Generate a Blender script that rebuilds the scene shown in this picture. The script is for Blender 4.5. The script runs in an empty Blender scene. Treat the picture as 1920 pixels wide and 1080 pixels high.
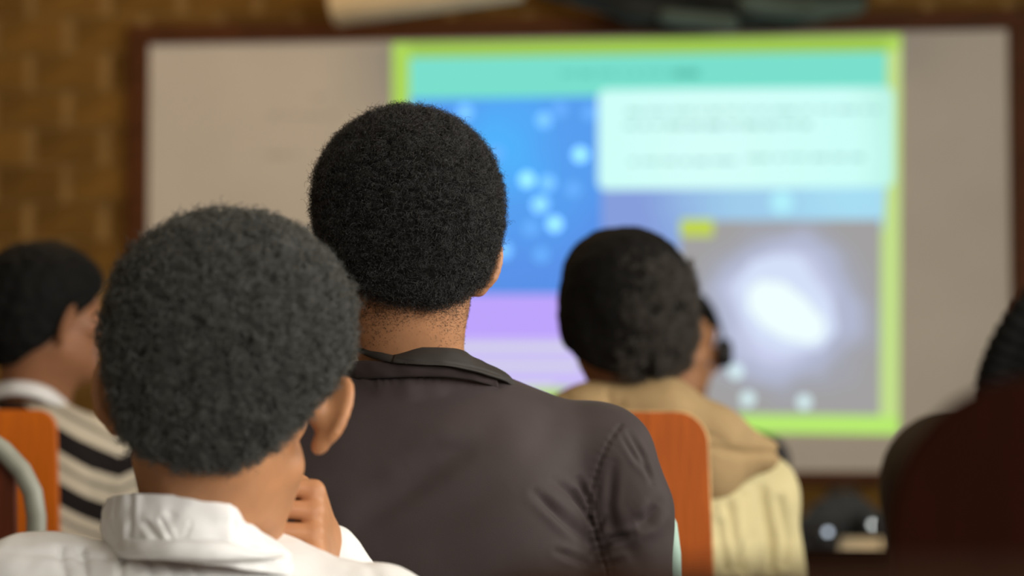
import bpy, math
import numpy as np
from mathutils import Vector, Matrix, noise as mnoise

# ------------------------------------------------------------------ camera, world, lights, exposure
scene = bpy.context.scene
COL = scene.collection
FPX = 1920 * 85.0 / 36.0
PITCH = math.radians(3.16)
CAM = np.array([0.0, 0.0, 0.95])
cd = bpy.data.cameras.new('camera')
cam = bpy.data.objects.new('camera', cd); COL.objects.link(cam)
cam.location = CAM; cam.rotation_euler = (math.pi / 2 + PITCH, 0, 0)
cd.lens = 85; cd.sensor_width = 36; cd.clip_start = 0.05
cd.dof.use_dof = True; cd.dof.focus_distance = 2.58; cd.dof.aperture_fstop = 2.8
scene.camera = cam

world = bpy.data.worlds.new('world'); scene.world = world; world.use_nodes = True
world.node_tree.nodes['Background'].inputs[0].default_value = (1.0, 0.93, 0.84, 1)
world.node_tree.nodes['Background'].inputs[1].default_value = 0.26

scene.view_settings.view_transform = 'Standard'
scene.view_settings.look = 'None'
scene.view_settings.exposure = 0.0
scene.view_settings.gamma = 1.0
scene.view_settings.use_curve_mapping = False

def P(x, y, d):
    """world point seen at pixel x, y (1920x1080) at distance d along the view axis"""
    xc = (x - 960) / FPX * d; yc = (540 - y) / FPX * d
    return np.array([xc, d * math.cos(PITCH) - yc * math.sin(PITCH), CAM[2] + d * math.sin(PITCH) + yc * math.cos(PITCH)])

# the front wall plane, from the four corners of the board
TL = P(288, 88, 6.93); TR = P(1888, 63, 6.665)
_u = TR - TL; _u[2] = 0
U = _u / np.linalg.norm(_u); YAW = math.atan2(U[1], U[0]); NW = np.array([U[1], -U[0], 0.0])   # NW points at the class
O = np.array([TL[0], TL[1], 0.0])
def W(u, v, n=0.0): return O + u * U + np.array([0, 0, v]) + n * NW
def wall_uv(x, y, n=0.0):
    r = P(x, y, 1.0) - CAM
    t = np.dot(O + n * NW - CAM, NW) / np.dot(r, NW)
    p = CAM + r * t
    return np.dot(p - O, U), p[2]

def area(name, loc, rot, sx, sy, power, color):
    l = bpy.data.lights.new(name, 'AREA'); l.shape = 'RECTANGLE'; l.size = sx; l.size_y = sy; l.energy = power; l.color = color
    o = bpy.data.objects.new(name, l); COL.objects.link(o); o.location = loc; o.rotation_euler = rot; return o
# daylight through the window of the right wall (just outside its opening), and two warm ceiling lamps
WIN_U = 3.95     # u of the right wall, measured along the front wall
c = W(WIN_U + 0.06, 1.75, 4.95)
area('window_daylight', c, (math.pi / 2, 0, YAW + math.pi / 2), 4.9, 1.5, 158, (1.0, 0.965, 0.90))
c = W(WIN_U + 0.06, 1.75, 8.75)
area('rear_fill_light', c, (math.pi / 2, 0, YAW + math.pi / 2), 2.3, 1.5, 250, (1.0, 0.97, 0.92))  # unseen rear source, added to brighten the backs turned to the camera
c = W(0.25, 2.92, 1.5); area('ceiling_lamp_light', c, (0, 0, YAW), 1.2, 0.25, 15, (1.0, 0.68, 0.36))
c = W(1.9, 2.92, 4.2); area('ceiling_lamp_light', c, (0, 0, YAW), 1.2, 0.25, 6, (1.0, 0.80, 0.56))

# ------------------------------------------------------------------ materials
def lin(c):
    return tuple((x / 255 / 12.92) if x / 255 <= 0.04045 else ((x / 255 + 0.055) / 1.055) ** 2.4 for x in c)
def mat(name, color, rough=0.6, spec=0.4, noise=0.0, nscale=20, bump=0.0, bscale=200, metal=0.0, sss=0.0, rand=0.0, stretch=None, sheen=0.0, bdist=0.002):
    m = bpy.data.materials.new(name); m.use_nodes = True
    nt = m.node_tree; b = nt.nodes['Principled BSDF']
    b.inputs['Base Color'].default_value = (*color, 1); b.inputs['Roughness'].default_value = rough
    b.inputs['Specular IOR Level'].default_value = spec; b.inputs['Metallic'].default_value = metal
    if sss:
        b.inputs['Subsurface Weight'].default_value = sss; b.inputs['Subsurface Radius'].default_value = (0.012, 0.004, 0.002)
        b.inputs['Subsurface Scale'].default_value = 1.0
    if sheen: b.inputs['Sheen Weight'].default_value = sheen
    tc = nt.nodes.new('ShaderNodeTexCoord'); src = tc.outputs['Object']
    if stretch:
        mp = nt.nodes.new('ShaderNodeMapping'); mp.inputs['Scale'].default_value = stretch
        nt.links.new(src, mp.inputs['Vector']); src = mp.outputs['Vector']
    col = None
    if noise:
        n = nt.nodes.new('ShaderNodeTexNoise'); n.inputs['Scale'].default_value = nscale; n.inputs['Detail'].default_value = 4
        nt.links.new(src, n.inputs['Vector'])
        mr = nt.nodes.new('ShaderNodeMapRange'); mr.inputs['From Min'].default_value = 0.3; mr.inputs['From Max'].default_value = 0.7
        mr.inputs['To Min'].default_value = 1 - noise; mr.inputs['To Max'].default_value = 1 + noise
        nt.links.new(n.outputs['Fac'], mr.inputs['Value']); col = mr.outputs['Result']
    if rand:
        oi = nt.nodes.new('ShaderNodeObjectInfo')
        mr = nt.nodes.new('ShaderNodeMapRange'); mr.inputs['To Min'].default_value = 1 - rand; mr.inputs['To Max'].default_value = 1 + rand
        nt.links.new(oi.outputs['Random'], mr.inputs['Value'])
        if col is not None:
            mu = nt.nodes.new('ShaderNodeMath'); mu.operation = 'MULTIPLY'
            nt.links.new(col, mu.inputs[0]); nt.links.new(mr.outputs['Result'], mu.inputs[1]); col = mu.outputs[0]
        else: col = mr.outputs['Result']
    if col is not None:
        vm = nt.nodes.new('ShaderNodeVectorMath'); vm.operation = 'SCALE'; vm.inputs[0].default_value = color
        nt.links.new(col, vm.inputs['Scale']); nt.links.new(vm.outputs[0], b.inputs['Base Color'])
    if bump:
        n2 = nt.nodes.new('ShaderNodeTexNoise'); n2.inputs['Scale'].default_value = bscale; n2.inputs['Detail'].default_value = 3
        nt.links.new(src, n2.inputs['Vector'])
        bp = nt.nodes.new('ShaderNodeBump'); bp.inputs['Strength'].default_value = bump; bp.inputs['Distance'].default_value = bdist
        nt.links.new(n2.outputs['Fac'], bp.inputs['Height']); nt.links.new(bp.outputs['Normal'], b.inputs['Normal'])
    return m
def emit(name, rgb, strength=1.0):
    m = bpy.data.materials.new(name); m.use_nodes = True; nt = m.node_tree
    nt.nodes.remove(nt.nodes['Principled BSDF'])
    e = nt.nodes.new('ShaderNodeEmission'); e.inputs[0].default_value = (*lin(rgb), 1); e.inputs[1].default_value = strength
    nt.links.new(e.outputs[0], nt.nodes['Material Output'].inputs[0]); return m

M = {}
M['brick'] = mat('brick_buff', (0.170, 0.086, 0.017), 0.9, 0.15, 0.25, 14, 0.5, 60, rand=0.22)
M['mortar'] = mat('mortar', (0.27, 0.16, 0.055), 0.95, 0.1, 0.2, 30)
M['wall'] = mat('painted_plaster', (0.30, 0.22, 0.12), 0.9, 0.15, 0.12, 6)
M['floor'] = mat('cement_floor', (0.10, 0.075, 0.05), 0.7, 0.3, 0.2, 5)
M['ceiling'] = mat('ceiling_board', (0.5, 0.45, 0.37), 0.9, 0.1, 0.06, 4)
M['board'] = mat('whiteboard_enamel', (0.63, 0.575, 0.495), 0.55, 0.2, 0.05, 3)
M['frame_wood'] = mat('dark_red_wood', (0.085, 0.027, 0.007), 0.6, 0.15, 0.25, 12, stretch=(1, 6, 6))
M['orange_wood'] = mat('orange_veneer', (0.40, 0.085, 0.006), 0.5, 0.2, 0.16, 16, 0.15, 40, stretch=(9, 9, 0.7))
M['edge_wood'] = mat('worn_ply_edge', (0.50, 0.30, 0.13), 0.7, 0.2, 0.3, 60)
M['amber_wood'] = mat('amber_veneer', (0.56, 0.125, 0.005), 0.5, 0.2, 0.12, 16, stretch=(9, 9, 0.7))
M['red_wood'] = mat('red_brown_veneer', (0.16, 0.032, 0.006), 0.45, 0.3, 0.2, 16, stretch=(9, 9, 0.7))
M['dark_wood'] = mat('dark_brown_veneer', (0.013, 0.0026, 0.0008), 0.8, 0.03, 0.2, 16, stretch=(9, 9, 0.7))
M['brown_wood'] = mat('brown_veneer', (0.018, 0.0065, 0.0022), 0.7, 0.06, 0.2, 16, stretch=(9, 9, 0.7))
M['tube'] = mat('grey_green_enamel_tube', (0.34, 0.35, 0.29), 0.4, 0.5, 0.08, 30)
M['dark_tube'] = mat('black_enamel_tube', (0.02, 0.018, 0.016), 0.4, 0.5)
M['skin_m'] = mat('brown_skin', (0.40, 0.195, 0.095), 0.5, 0.35, 0.10, 45, 0.25, 260, sss=0.12, bdist=0.001)
M['skin_b'] = mat('light_brown_skin', (0.45, 0.212, 0.098), 0.5, 0.35, 0.08, 40, 0.15, 200, sss=0.15, bdist=0.001)
M['skin_d'] = mat('dark_brown_skin', (0.30, 0.135, 0.065), 0.5, 0.35, 0.08, 40, sss=0.1)
M['eye'] = mat('eye_white', (0.7, 0.66, 0.6), 0.2, 0.5)
M['hair'] = mat('black_hair', (0.0065, 0.006, 0.0054), 0.8, 0.12, 0.25, 90)
M['strand'] = mat('black_hair_strand', (0.007, 0.0064, 0.0057), 0.32, 0.5)
M['hair_b'] = mat('soft_black_hair', (0.013, 0.013, 0.011), 0.8, 0.25, 0.35, 70)
M['strand_b'] = mat('soft_black_hair_strand', (0.042, 0.042, 0.0355), 0.4, 0.6)
M['jacket'] = mat('brown_grey_twill', (0.041, 0.0295, 0.0290), 0.72, 0.25, 0.07, 25, 0.22, 900, sheen=0.05, bdist=0.0006)
M['collar'] = mat('dark_grey_twill', (0.030, 0.026, 0.0225), 0.7, 0.3, 0.10, 40, 0.22, 800, bdist=0.0006)
M['stitch'] = mat('dark_thread', (0.02, 0.015, 0.014), 0.8, 0.2)
M['white'] = mat('white_cotton', (0.81, 0.805, 0.79), 0.85, 0.2, 0.03, 30, 0.3, 35, bdist=0.004)
M['teal'] = mat('pale_teal_cotton', (0.40, 0.56, 0.48), 0.8, 0.2)
M['tan'] = mat('tan_fleece', (0.36, 0.25, 0.125), 0.9, 0.15, 0.08, 30, 0.2, 60)
M['cream'] = mat('cream_cotton', (0.56, 0.49, 0.27), 0.9, 0.15, 0.05, 20)
M['darkcloth'] = mat('dark_olive_cloth', (0.040, 0.028, 0.018), 0.9, 0.1)
M['navy'] = mat('charcoal_cloth', (0.035, 0.036, 0.040), 0.9, 0.1)
M['denim'] = mat('dark_trousers', (0.04, 0.042, 0.055), 0.9, 0.1)
M['shoe'] = mat('shoe_leather', (0.02, 0.018, 0.015), 0.5, 0.4)
M['black'] = mat('matt_black_plastic', (0.018, 0.018, 0.018), 0.5, 0.3)
M['greyblk'] = mat('slate_grey_fabric', (0.055, 0.060, 0.064), 0.8, 0.2, 0.15, 20)
M['paper'] = mat('cream_paper', (0.72, 0.60, 0.40), 0.8, 0.2)
M['roll'] = mat('cream_card', (0.78, 0.62, 0.38), 0.8, 0.2, 0.05, 10)
M['tarp'] = mat('dark_teal_tarpaulin', (0.020, 0.022, 0.018), 0.7, 0.2, 0.3, 8)
M['tarp_highlight'] = mat('tarpaulin_highlight', (0.085, 0.115, 0.093), 0.7, 0.2, 0.15, 8)  # teal highlights of the dark bundle, painted as a paler cloth colour
M['marker'] = mat('faint_marker', (0.52, 0.47, 0.40), 0.6, 0.2)

# ------------------------------------------------------------------ object helpers
def tag(o, label=None, cat=None, group=None, kind=None):
    if label: o['label'] = label
    if cat: o['category'] = cat
    if group: o['group'] = group
    if kind: o['kind'] = kind
    return o
def empty(name, loc=(0, 0, 0), rz=0.0, **kw):
    o = bpy.data.objects.new(name, None); COL.objects.link(o); o.empty_display_size = 0.1
    o.location = tuple(map(float, loc)); o.rotation_euler = (0, 0, rz); tag(o, **kw); return o
def mesh_obj(name, verts, faces, m, parent=None, smooth=False, slots=None, fmat=None, off=None):
    v = np.asarray(verts, dtype=np.float64).reshape(-1, 3)
    if off is not None: v = v - np.asarray(off)
    me = bpy.data.meshes.new(name)
    if isinstance(faces, np.ndarray) and faces.ndim == 2:
        nf, k = faces.shape
        me.vertices.add(len(v)); me.vertices.foreach_set('co', v.ravel())
        me.loops.add(nf * k); me.loops.foreach_set('vertex_index', faces.astype(np.int32).ravel())
        me.polygons.add(nf); me.polygons.foreach_set('loop_start', np.arange(0, nf * k, k, dtype=np.int32))
        me.update(calc_edges=True)
    else:
        me.from_pydata([tuple(x) for x in v], [], [tuple(int(i) for i in f) for f in faces]); me.update()
    for mm in (slots or [m]): me.materials.append(mm)
    if fmat is not None: me.polygons.foreach_set('material_index', np.asarray(fmat, dtype=np.int32))
    if smooth: me.polygons.foreach_set('use_smooth', np.ones(len(me.polygons), dtype=bool))
    me.validate(); me.update()
    o = bpy.data.objects.new(name, me); COL.objects.link(o)
    if parent is not None: o.parent = parent
    return o
def box_vf(x0, x1, y0, y1, z0, z1):
    v = [(x, y, z) for x in (x0, x1) for y in (y0, y1) for z in (z0, z1)]
    f = [(0, 1, 3, 2), (4, 6, 7, 5), (0, 4, 5, 1), (2, 3, 7, 6), (0, 2, 6, 4), (1, 5, 7, 3)]
    return v, f
def bevel(o, w, seg=2):
    b = o.modifiers.new('bevel', 'BEVEL'); b.width = w; b.segments = seg; b.limit_method = 'ANGLE'; return o
def box(name, x0, x1, y0, y1, z0, z1, m, parent=None, bv=0.0):
    v, f = box_vf(x0, x1, y0, y1, z0, z1); o = mesh_obj(name, v, f, m, parent)
    if bv: bevel(o, bv)
    return o
def tube_vf(pts, r, seg=12, caps=True):
    pts = [np.asarray(p, float) for p in pts]; n = len(pts)
    rr = r if isinstance(r, (list, tuple, np.ndarray)) else [r] * n
    V = []; F = []; prev = None
    for i, p in enumerate(pts):
        t = pts[min(i + 1, n - 1)] - pts[max(i - 1, 0)]; t = t / np.linalg.norm(t)
        if prev is None:
            a = np.array([0, 0, 1.0]) if abs(t[2]) < 0.9 else np.array([1.0, 0, 0]); a = a - t * np.dot(a, t)
        else: a = prev - t * np.dot(prev, t)
        a /= np.linalg.norm(a); prev = a; b = np.cross(t, a)
        for k in range(seg):
            an = 2 * math.pi * k / seg; V.append(p + rr[i] * (math.cos(an) * a + math.sin(an) * b))
    for i in range(n - 1):
        for k in range(seg):
            k2 = (k + 1) % seg; F.append((i * seg + k, i * seg + k2, (i + 1) * seg + k2, (i + 1) * seg + k))
    if caps: F.append(tuple(range(seg))[::-1]); F.append(tuple((n - 1) * seg + k for k in range(seg)))
    return V, F
def smooth_path(pts, n=8):
    pts = [np.asarray(p, float) for p in pts]; out = []
    for i in range(len(pts) - 1):
        p0 = pts[max(i - 1, 0)]; p1 = pts[i]; p2 = pts[i + 1]; p3 = pts[min(i + 2, len(pts) - 1)]
        for k in range(n):
            t = k / n
            out.append(0.5 * ((2 * p1) + (-p0 + p2) * t + (2 * p0 - 5 * p1 + 4 * p2 - p3) * t * t + (-p0 + 3 * p1 - 3 * p2 + p3) * t ** 3))
    out.append(pts[-1]); return out
def tube(name, pts, r, m, parent=None, seg=12, off=None):
    v, f = tube_vf(pts, r, seg); return mesh_obj(name, v, f, m, parent, smooth=True, off=off)

# ------------------------------------------------------------------ signed-distance modelling of soft shapes
def smin(a, b, k):
    h = np.clip(0.5 + 0.5 * (b - a) / k, 0, 1); return b + (a - b) * h - k * h * (1 - h)
class Field:
    def __init__(s, lo, hi, res):
        res = np.asarray(res, float) * np.ones(3)
        s.ax = [np.arange(lo[i], hi[i] + res[i], res[i]) for i in range(3)]; s.res = res
        s.F = np.full([len(a) for a in s.ax], 1.0, dtype=np.float32)
    def _sl(s, lo, hi):
        sl = []
        for i in range(3):
            a = np.searchsorted(s.ax[i], lo[i]); b = np.searchsorted(s.ax[i], hi[i]); sl.append(slice(a, max(a, b)))
        return tuple(sl)
    def grid(s, sl):
        return (s.ax[0][sl[0]][:, None, None], s.ax[1][sl[1]][None, :, None], s.ax[2][sl[2]][None, None, :])
    def put(s, lo, hi, fn, k, sub=False):
        sl = s._sl(np.asarray(lo) - k - 0.015, np.asarray(hi) + k + 0.015)
        if any(x.stop <= x.start for x in sl): return
        d = fn(*s.grid(sl)).astype(np.float32)
        s.F[sl] = -smin(-s.F[sl], d, k) if sub else smin(s.F[sl], d, k)
    def cap(s, a, b, ra, rb, k=0.02, sub=False):
        a = np.asarray(a, float); b = np.asarray(b, float); ab = b - a; L = max(np.dot(ab, ab), 1e-9); R = max(ra, rb)
        def fn(x, y, z):
            t = np.clip(((x - a[0]) * ab[0] + (y - a[1]) * ab[1] + (z - a[2]) * ab[2]) / L, 0, 1)
            return np.sqrt((x - a[0] - t * ab[0]) ** 2 + (y - a[1] - t * ab[1]) ** 2 + (z - a[2] - t * ab[2]) ** 2) - (ra + (rb - ra) * t)
        s.put(np.minimum(a, b) - R, np.maximum(a, b) + R, fn, k, sub)
    def ell(s, c, r, Rm=None, k=0.02, sub=False):
        c = np.asarray(c, float); r = np.asarray(r, float); Rm = np.eye(3) if Rm is None else np.asarray(Rm); R = max(r)
        def fn(x, y, z):
            X = x - c[0]; Y = y - c[1]; Z = z - c[2]
            q = [Rm[0, i] * X + Rm[1, i] * Y + Rm[2, i] * Z for i in range(3)]
            k0 = np.sqrt(sum((q[i] / r[i]) ** 2 for i in range(3))); k1 = np.sqrt(sum((q[i] / r[i] ** 2) ** 2 for i in range(3)))
            return k0 * (k0 - 1) / np.maximum(k1, 1e-6)
        s.put(c - R, c + R, fn, k, sub)
    def cut(s, p, n, k=0.004):      # keep the side where (x - p).n < 0
        sl = (slice(None),) * 3; x, y, z = s.grid(sl)
        d = ((x - p[0]) * n[0] + (y - p[1]) * n[1] + (z - p[2]) * n[2]).astype(np.float32)
        s.F = -smin(-s.F, -d, k)
    def mesh(s, smooth=2):
        F = s.F; nx, ny, nz = F.shape; ins = F < 0
        cnt = np.zeros((nx - 1, ny - 1, nz - 1), np.int8)
        for i in (0, 1):
            for j in (0, 1):
                for k in (0, 1): cnt += ins[i:nx - 1 + i, j:ny - 1 + j, k:nz - 1 + k]
        ci = np.argwhere((cnt > 0) & (cnt < 8)); n = len(ci)
        idx = np.full((nx - 1, ny - 1, nz - 1), -1, np.int32); idx[ci[:, 0], ci[:, 1], ci[:, 2]] = np.arange(n)
        corners = [(i, j, k) for i in (0, 1) for j in (0, 1) for k in (0, 1)]
        val = {c: F[ci[:, 0] + c[0], ci[:, 1] + c[1], ci[:, 2] + c[2]] for c in corners}
        acc = np.zeros((n, 3)); num = np.zeros(n)
        for c in corners:
            for axi in range(3):
                if c[axi] == 0:
                    c2 = list(c); c2[axi] = 1; c2 = tuple(c2); a = val[c]; b = val[c2]; m = (a < 0) != (b < 0)
                    t = np.where(m, a / np.where(m, a - b, 1), 0)
                    p = np.tile(np.array(c, float), (n, 1)); p[:, axi] = t
                    acc += p * m[:, None]; num += m
        loc = acc / num[:, None]
        org = np.array([a[0] for a in s.ax])
        V = org + (ci + loc) * s.res
        Q = []
        for axi in range(3):
            o1, o2 = (axi + 1) % 3, (axi + 2) % 3
            sl0 = [slice(None)] * 3; sl1 = [slice(None)] * 3
            sl0[axi] = slice(0, -1); sl1[axi] = slice(1, None)
            for o in (o1, o2): sl0[o] = slice(1, -1); sl1[o] = slice(1, -1)
            A = ins[tuple(sl0)]; B = ins[tuple(sl1)]
            e = np.argwhere(A != B)
            if not len(e): continue
            flip = A[e[:, 0], e[:, 1], e[:, 2]]
            base = e.copy(); base[:, o1] += 1; base[:, o2] += 1
            q = []
            for (d1, d2) in ((-1, -1), (0, -1), (0, 0), (-1, 0)):
                b = base.copy(); b[:, o1] += d1; b[:, o2] += d2; q.append(idx[b[:, 0], b[:, 1], b[:, 2]])
            q = np.stack(q, 1); q[~flip] = q[~flip][:, ::-1]; Q.append(q)
        Q = np.concatenate(Q) if Q else np.zeros((0, 4), np.int32)
        for _ in range(smooth):
            S = np.zeros_like(V); C = np.zeros(len(V))
            for a, b in ((0, 1), (1, 2), (2, 3), (3, 0)):
                np.add.at(S, Q[:, a], V[Q[:, b]]); np.add.at(S, Q[:, b], V[Q[:, a]])
                np.add.at(C, Q[:, a], 1); np.add.at(C, Q[:, b], 1)
            V = 0.5 * V + 0.5 * S / np.maximum(C, 1)[:, None]
        return V, Q
def vnormals(V, Q):
    n = np.cross(V[Q[:, 2]] - V[Q[:, 0]], V[Q[:, 3]] - V[Q[:, 1]]); N = np.zeros_like(V)
    for k in range(4): np.add.at(N, Q[:, k], n)
    return N / np.maximum(np.linalg.norm(N, axis=1), 1e-12)[:, None]
def fbm(V, scale, octs=2, seed=0.0):
    out = np.empty(len(V)); S = V * scale + seed
    for i, p in enumerate(S):
        v = mnoise.noise(p); a = 0.5; q = p
        for _ in range(octs - 1):
            q = q * 2.1; v += a * mnoise.noise(q); a *= 0.5
        out[i] = v
    return out
def join(parts):
    V = []; Q = []; n = 0
    for v, q in parts: V.append(v); Q.append(q + n); n += len(v)
    return np.concatenate(V), np.concatenate(Q)
def rotm(yaw=0, pitch=0, roll=0):
    return np.array(Matrix.Rotation(math.radians(yaw), 3, 'Z') @ Matrix.Rotation(math.radians(pitch), 3, 'X') @ Matrix.Rotation(math.radians(roll), 3, 'Y'))

# ------------------------------------------------------------------ the room
RM = Matrix.Rotation(YAW, 4, 'Z')
def room_place(o): o.location = tuple(O); o.rotation_euler = (0, 0, YAW); return o
# local room frame: x along the front wall, y into the wall (negative = towards the class), z up
BX0, BX1 = 0.0, float(np.dot(TR - TL, U)); BZ1 = float(TL[2]); BZ0 = wall_uv(1885, 884)[1]
g = room_place(box('floor', -3.6, WIN_U + 0.3, -10.6, 0.3, -0.1, 0.0, M['floor'])); tag(g, kind='structure')
g = room_place(box('ceiling', -3.6, WIN_U + 0.3, -10.6, 0.3, 2.98, 3.1, M['ceiling'])); tag(g, kind='structure')
wf = room_place(box('wall_front', -3.6, WIN_U + 0.3, -0.012, 0.25, 0.0, 2.98, M['mortar'])); tag(wf, kind='structure')
# the wall goes on in the same brickwork beyond the bricks built one by one; out there the material takes over
def brickwork():
    m = mat('brickwork', (0.17, 0.086, 0.017), 0.9, 0.15); nt = m.node_tree; b = nt.nodes['Principled BSDF']
    tc = nt.nodes.new('ShaderNodeTexCoord'); sp_ = nt.nodes.new('ShaderNodeSeparateXYZ'); cb = nt.nodes.new('ShaderNodeCombineXYZ'); nt.links.new(tc.outputs['Object'], sp_.inputs[0])
    for i, k, o_ in ((0, 0, 0.80 + 0.2217 * 20), (2, 1, -0.40 + 0.107 * 20)):
        a_ = nt.nodes.new('ShaderNodeMath'); a_.inputs[1].default_value = o_; nt.links.new(sp_.outputs[i], a_.inputs[0]); nt.links.new(a_.outputs[0], cb.inputs[k])
    t = nt.nodes.new('ShaderNodeTexBrick'); nt.links.new(cb.outputs[0], t.inputs['Vector']); t.offset = 0.5; t.inputs['Scale'].default_value = 1.0
    t.inputs['Brick Width'].default_value = 0.2217; t.inputs['Row Height'].default_value = 0.107; t.inputs['Mortar Size'].default_value = 0.007; t.inputs['Bias'].default_value = 0.0
    t.inputs['Color1'].default_value = (0.135, 0.068, 0.0135, 1); t.inputs['Color2'].default_value = (0.205, 0.104, 0.0205, 1); t.inputs['Mortar'].default_value = (0.25, 0.148, 0.052, 1)
    nt.links.new(t.outputs['Color'], b.inputs['Base Color'])
    bp = nt.nodes.new('ShaderNodeBump'); bp.invert = True; bp.inputs['Distance'].default_value = 0.006; nt.links.new(t.outputs['Fac'], bp.inputs['Height']); nt.links.new(bp.outputs['Normal'], b.inputs['Normal']); return m
M['brickwork'] = brickwork()
for x0, x1, z0, z1 in ((-3.45, -0.80, 0, 2.98), (3.21, WIN_U, 0, 2.98), (-0.80, 3.21, 0, 0.40), (-0.80, 3.21, 2.34, 2.98)):
    box('brickwork_panel', x0, x1, -0.02, 0.001, z0, z1, M['brickwork'], wf)
g = room_place(box('wall_left', -3.6, -3.45, -6.3, 0.0, 0, 2.98, M['wall'])); tag(g, kind='structure')
wr = empty('wall_right', O, YAW, kind='structure')
for x0, x1, y0, y1, z0, z1 in ((WIN_U, WIN_U + 0.15, -10.5, 0, 0, 1.0), (WIN_U, WIN_U + 0.15, -10.5, 0, 2.5, 2.98), (WIN_U, WIN_U + 0.15, -7.6, -7.45, 1.0, 2.5), (WIN_U, WIN_U + 0.15, -10.5, -9.9, 1.0, 2.5), (WIN_U, WIN_U + 0.15, -2.45, 0, 1.0, 2.5)):
    box('wall_panel', x0, x1, y0, y1, z0, z1, M['wall'], wr)
w1 = empty('window_1', O, YAW, kind='structure')
for y0, y1, z0, z1 in ((-7.45, -2.45, 1.0, 1.05), (-7.45, -2.45, 2.45, 2.5), (-7.45, -7.4, 1.05, 2.45), (-2.5, -2.45, 1.05, 2.45), (-5.7, -5.66, 1.05, 2.45), (-4.0, -3.96, 1.05, 2.45)):
    box('window_frame', WIN_U + 0.005, WIN_U + 0.05, y0, y1, z0, z1, M['frame_wood'], w1)
w2 = empty('added_rear_window', O, YAW, kind='structure')  # unseen opening, added for the rear fill light
for y0, y1, z0, z1 in ((-9.9, -7.6, 1.0, 1.05), (-9.9, -7.6, 2.45, 2.5), (-9.9, -9.85, 1.05, 2.45), (-7.65, -7.6, 1.05, 2.45)):
    box('window_frame', WIN_U + 0.005, WIN_U + 0.05, y0, y1, z0, z1, M['frame_wood'], w2)
# bricks one by one
BL_, BH_ = 0.2217, 0.107
rng = np.random.default_rng(4)
def brick_mesh(L, seed):
    v, f = box_vf(-L / 2, L / 2, -0.020, 0.002, -0.0500, 0.0500)
    v = np.array(v) + np.random.default_rng(seed).normal(0, 0.0012, (8, 3))
    me = bpy.data.meshes.new('brick'); me.from_pydata([tuple(x) for x in v], [], f); me.materials.append(M['brick']); me.update(); return me
full = [brick_mesh(BL_ - 0.036, s) for s in range(4)]
u1, v1 = wall_uv(137, 20); x_off = u1 % BL_
row0 = wall_uv(65, 20)[1]
row = 0
z = 0.40 + 0.5 * BH_
while z < 2.34:
    x = -0.80 + ((row % 2) * 0.5) * BL_ + 0.5 * BL_
    while x + BL_ / 2 <= 3.23:
        hidden = (BX0 + 0.03 < x - BL_ / 2 and x + BL_ / 2 < BX1 - 0.03 and BZ0 + 0.03 < z - BH_ / 2 and z + BH_ / 2 < BZ1 - 0.03)
        if not hidden:
            b = bpy.data.objects.new('brick', full[int(rng.integers(4))]); COL.objects.link(b); b.parent = wf
            b.location = (x, float(rng.normal(0, 0.0015)), z)
        x += BL_
    row += 1; z += BH_

# ------------------------------------------------------------------ whiteboard and the picture projected on it
wb = empty('whiteboard', W(0, 0, 0), YAW, label='large wooden framed whiteboard with a colourful projected slide, on the brick front wall', cat='whiteboard')
FT = 0.058
box('panel', BX0 - 0.01, BX1 + 0.01, -0.045, -0.022, BZ0 - 0.01, BZ1 + 0.01, M['board'], wb)
box('frame_rail', BX0 - FT, BX1 + FT, -0.06, -0.021, BZ1, BZ1 + 0.055, M['frame_wood'], wb, 0.004)
box('frame_rail', BX0 - FT, BX1 + FT, -0.06, -0.021, BZ0 - 0.036, BZ0, M['frame_wood'], wb, 0.004)
box('frame_rail', BX0 - FT, BX0, -0.06, -0.021, BZ0, BZ1, M['frame_wood'], wb, 0.004)
box('frame_rail', BX1, BX1 + FT, -0.06, -0.021, BZ0, BZ1, M['frame_wood'], wb, 0.004)
NF = 0.0455
def flat(name, px, m, parent, layer):
    n = NF + 0.0006 * layer
    v = []
    for (x, y) in px:
        u, z = wall_uv(x, y, n); v.append((u, -n, z))
    o = mesh_obj(name, v, [tuple(range(len(v)))], m, parent)
    if o.data.polygons[0].normal.y > 0: o.data.flip_normals()
    return o
def flats(name, polys, m, parent, layer):
    n = NF + 0.0006 * layer; v = []; f = []
    for px in polys:
        s = len(v)
        for (x, y) in px:
            u, z = wall_uv(x, y, n); v.append((u, -n, z))
        f.append(tuple(range(s, len(v))))
    return mesh_obj(name, v, f, m, parent)
def rrect(x0, y0, x1, y1, r, skew=0.0, n=6):
    pts = []
    for cx, cy, a0 in ((x1 - r, y0 + r, -90), (x1 - r, y1 - r, 0), (x0 + r, y1 - r, 90), (x0 + r, y0 + r, 180)):
        for k in range(n + 1):
            a = math.radians(a0 + 90 * k / n); x = cx + r * math.cos(a); pts.append((x, cy + r * math.sin(a) + skew * (x - x0)))
    return pts
def circ(x, y, r, n=16): return [(x + r * math.cos(2 * math.pi * k / n), y + r * math.sin(2 * math.pi * k / n)) for k in range(n)]
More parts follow.
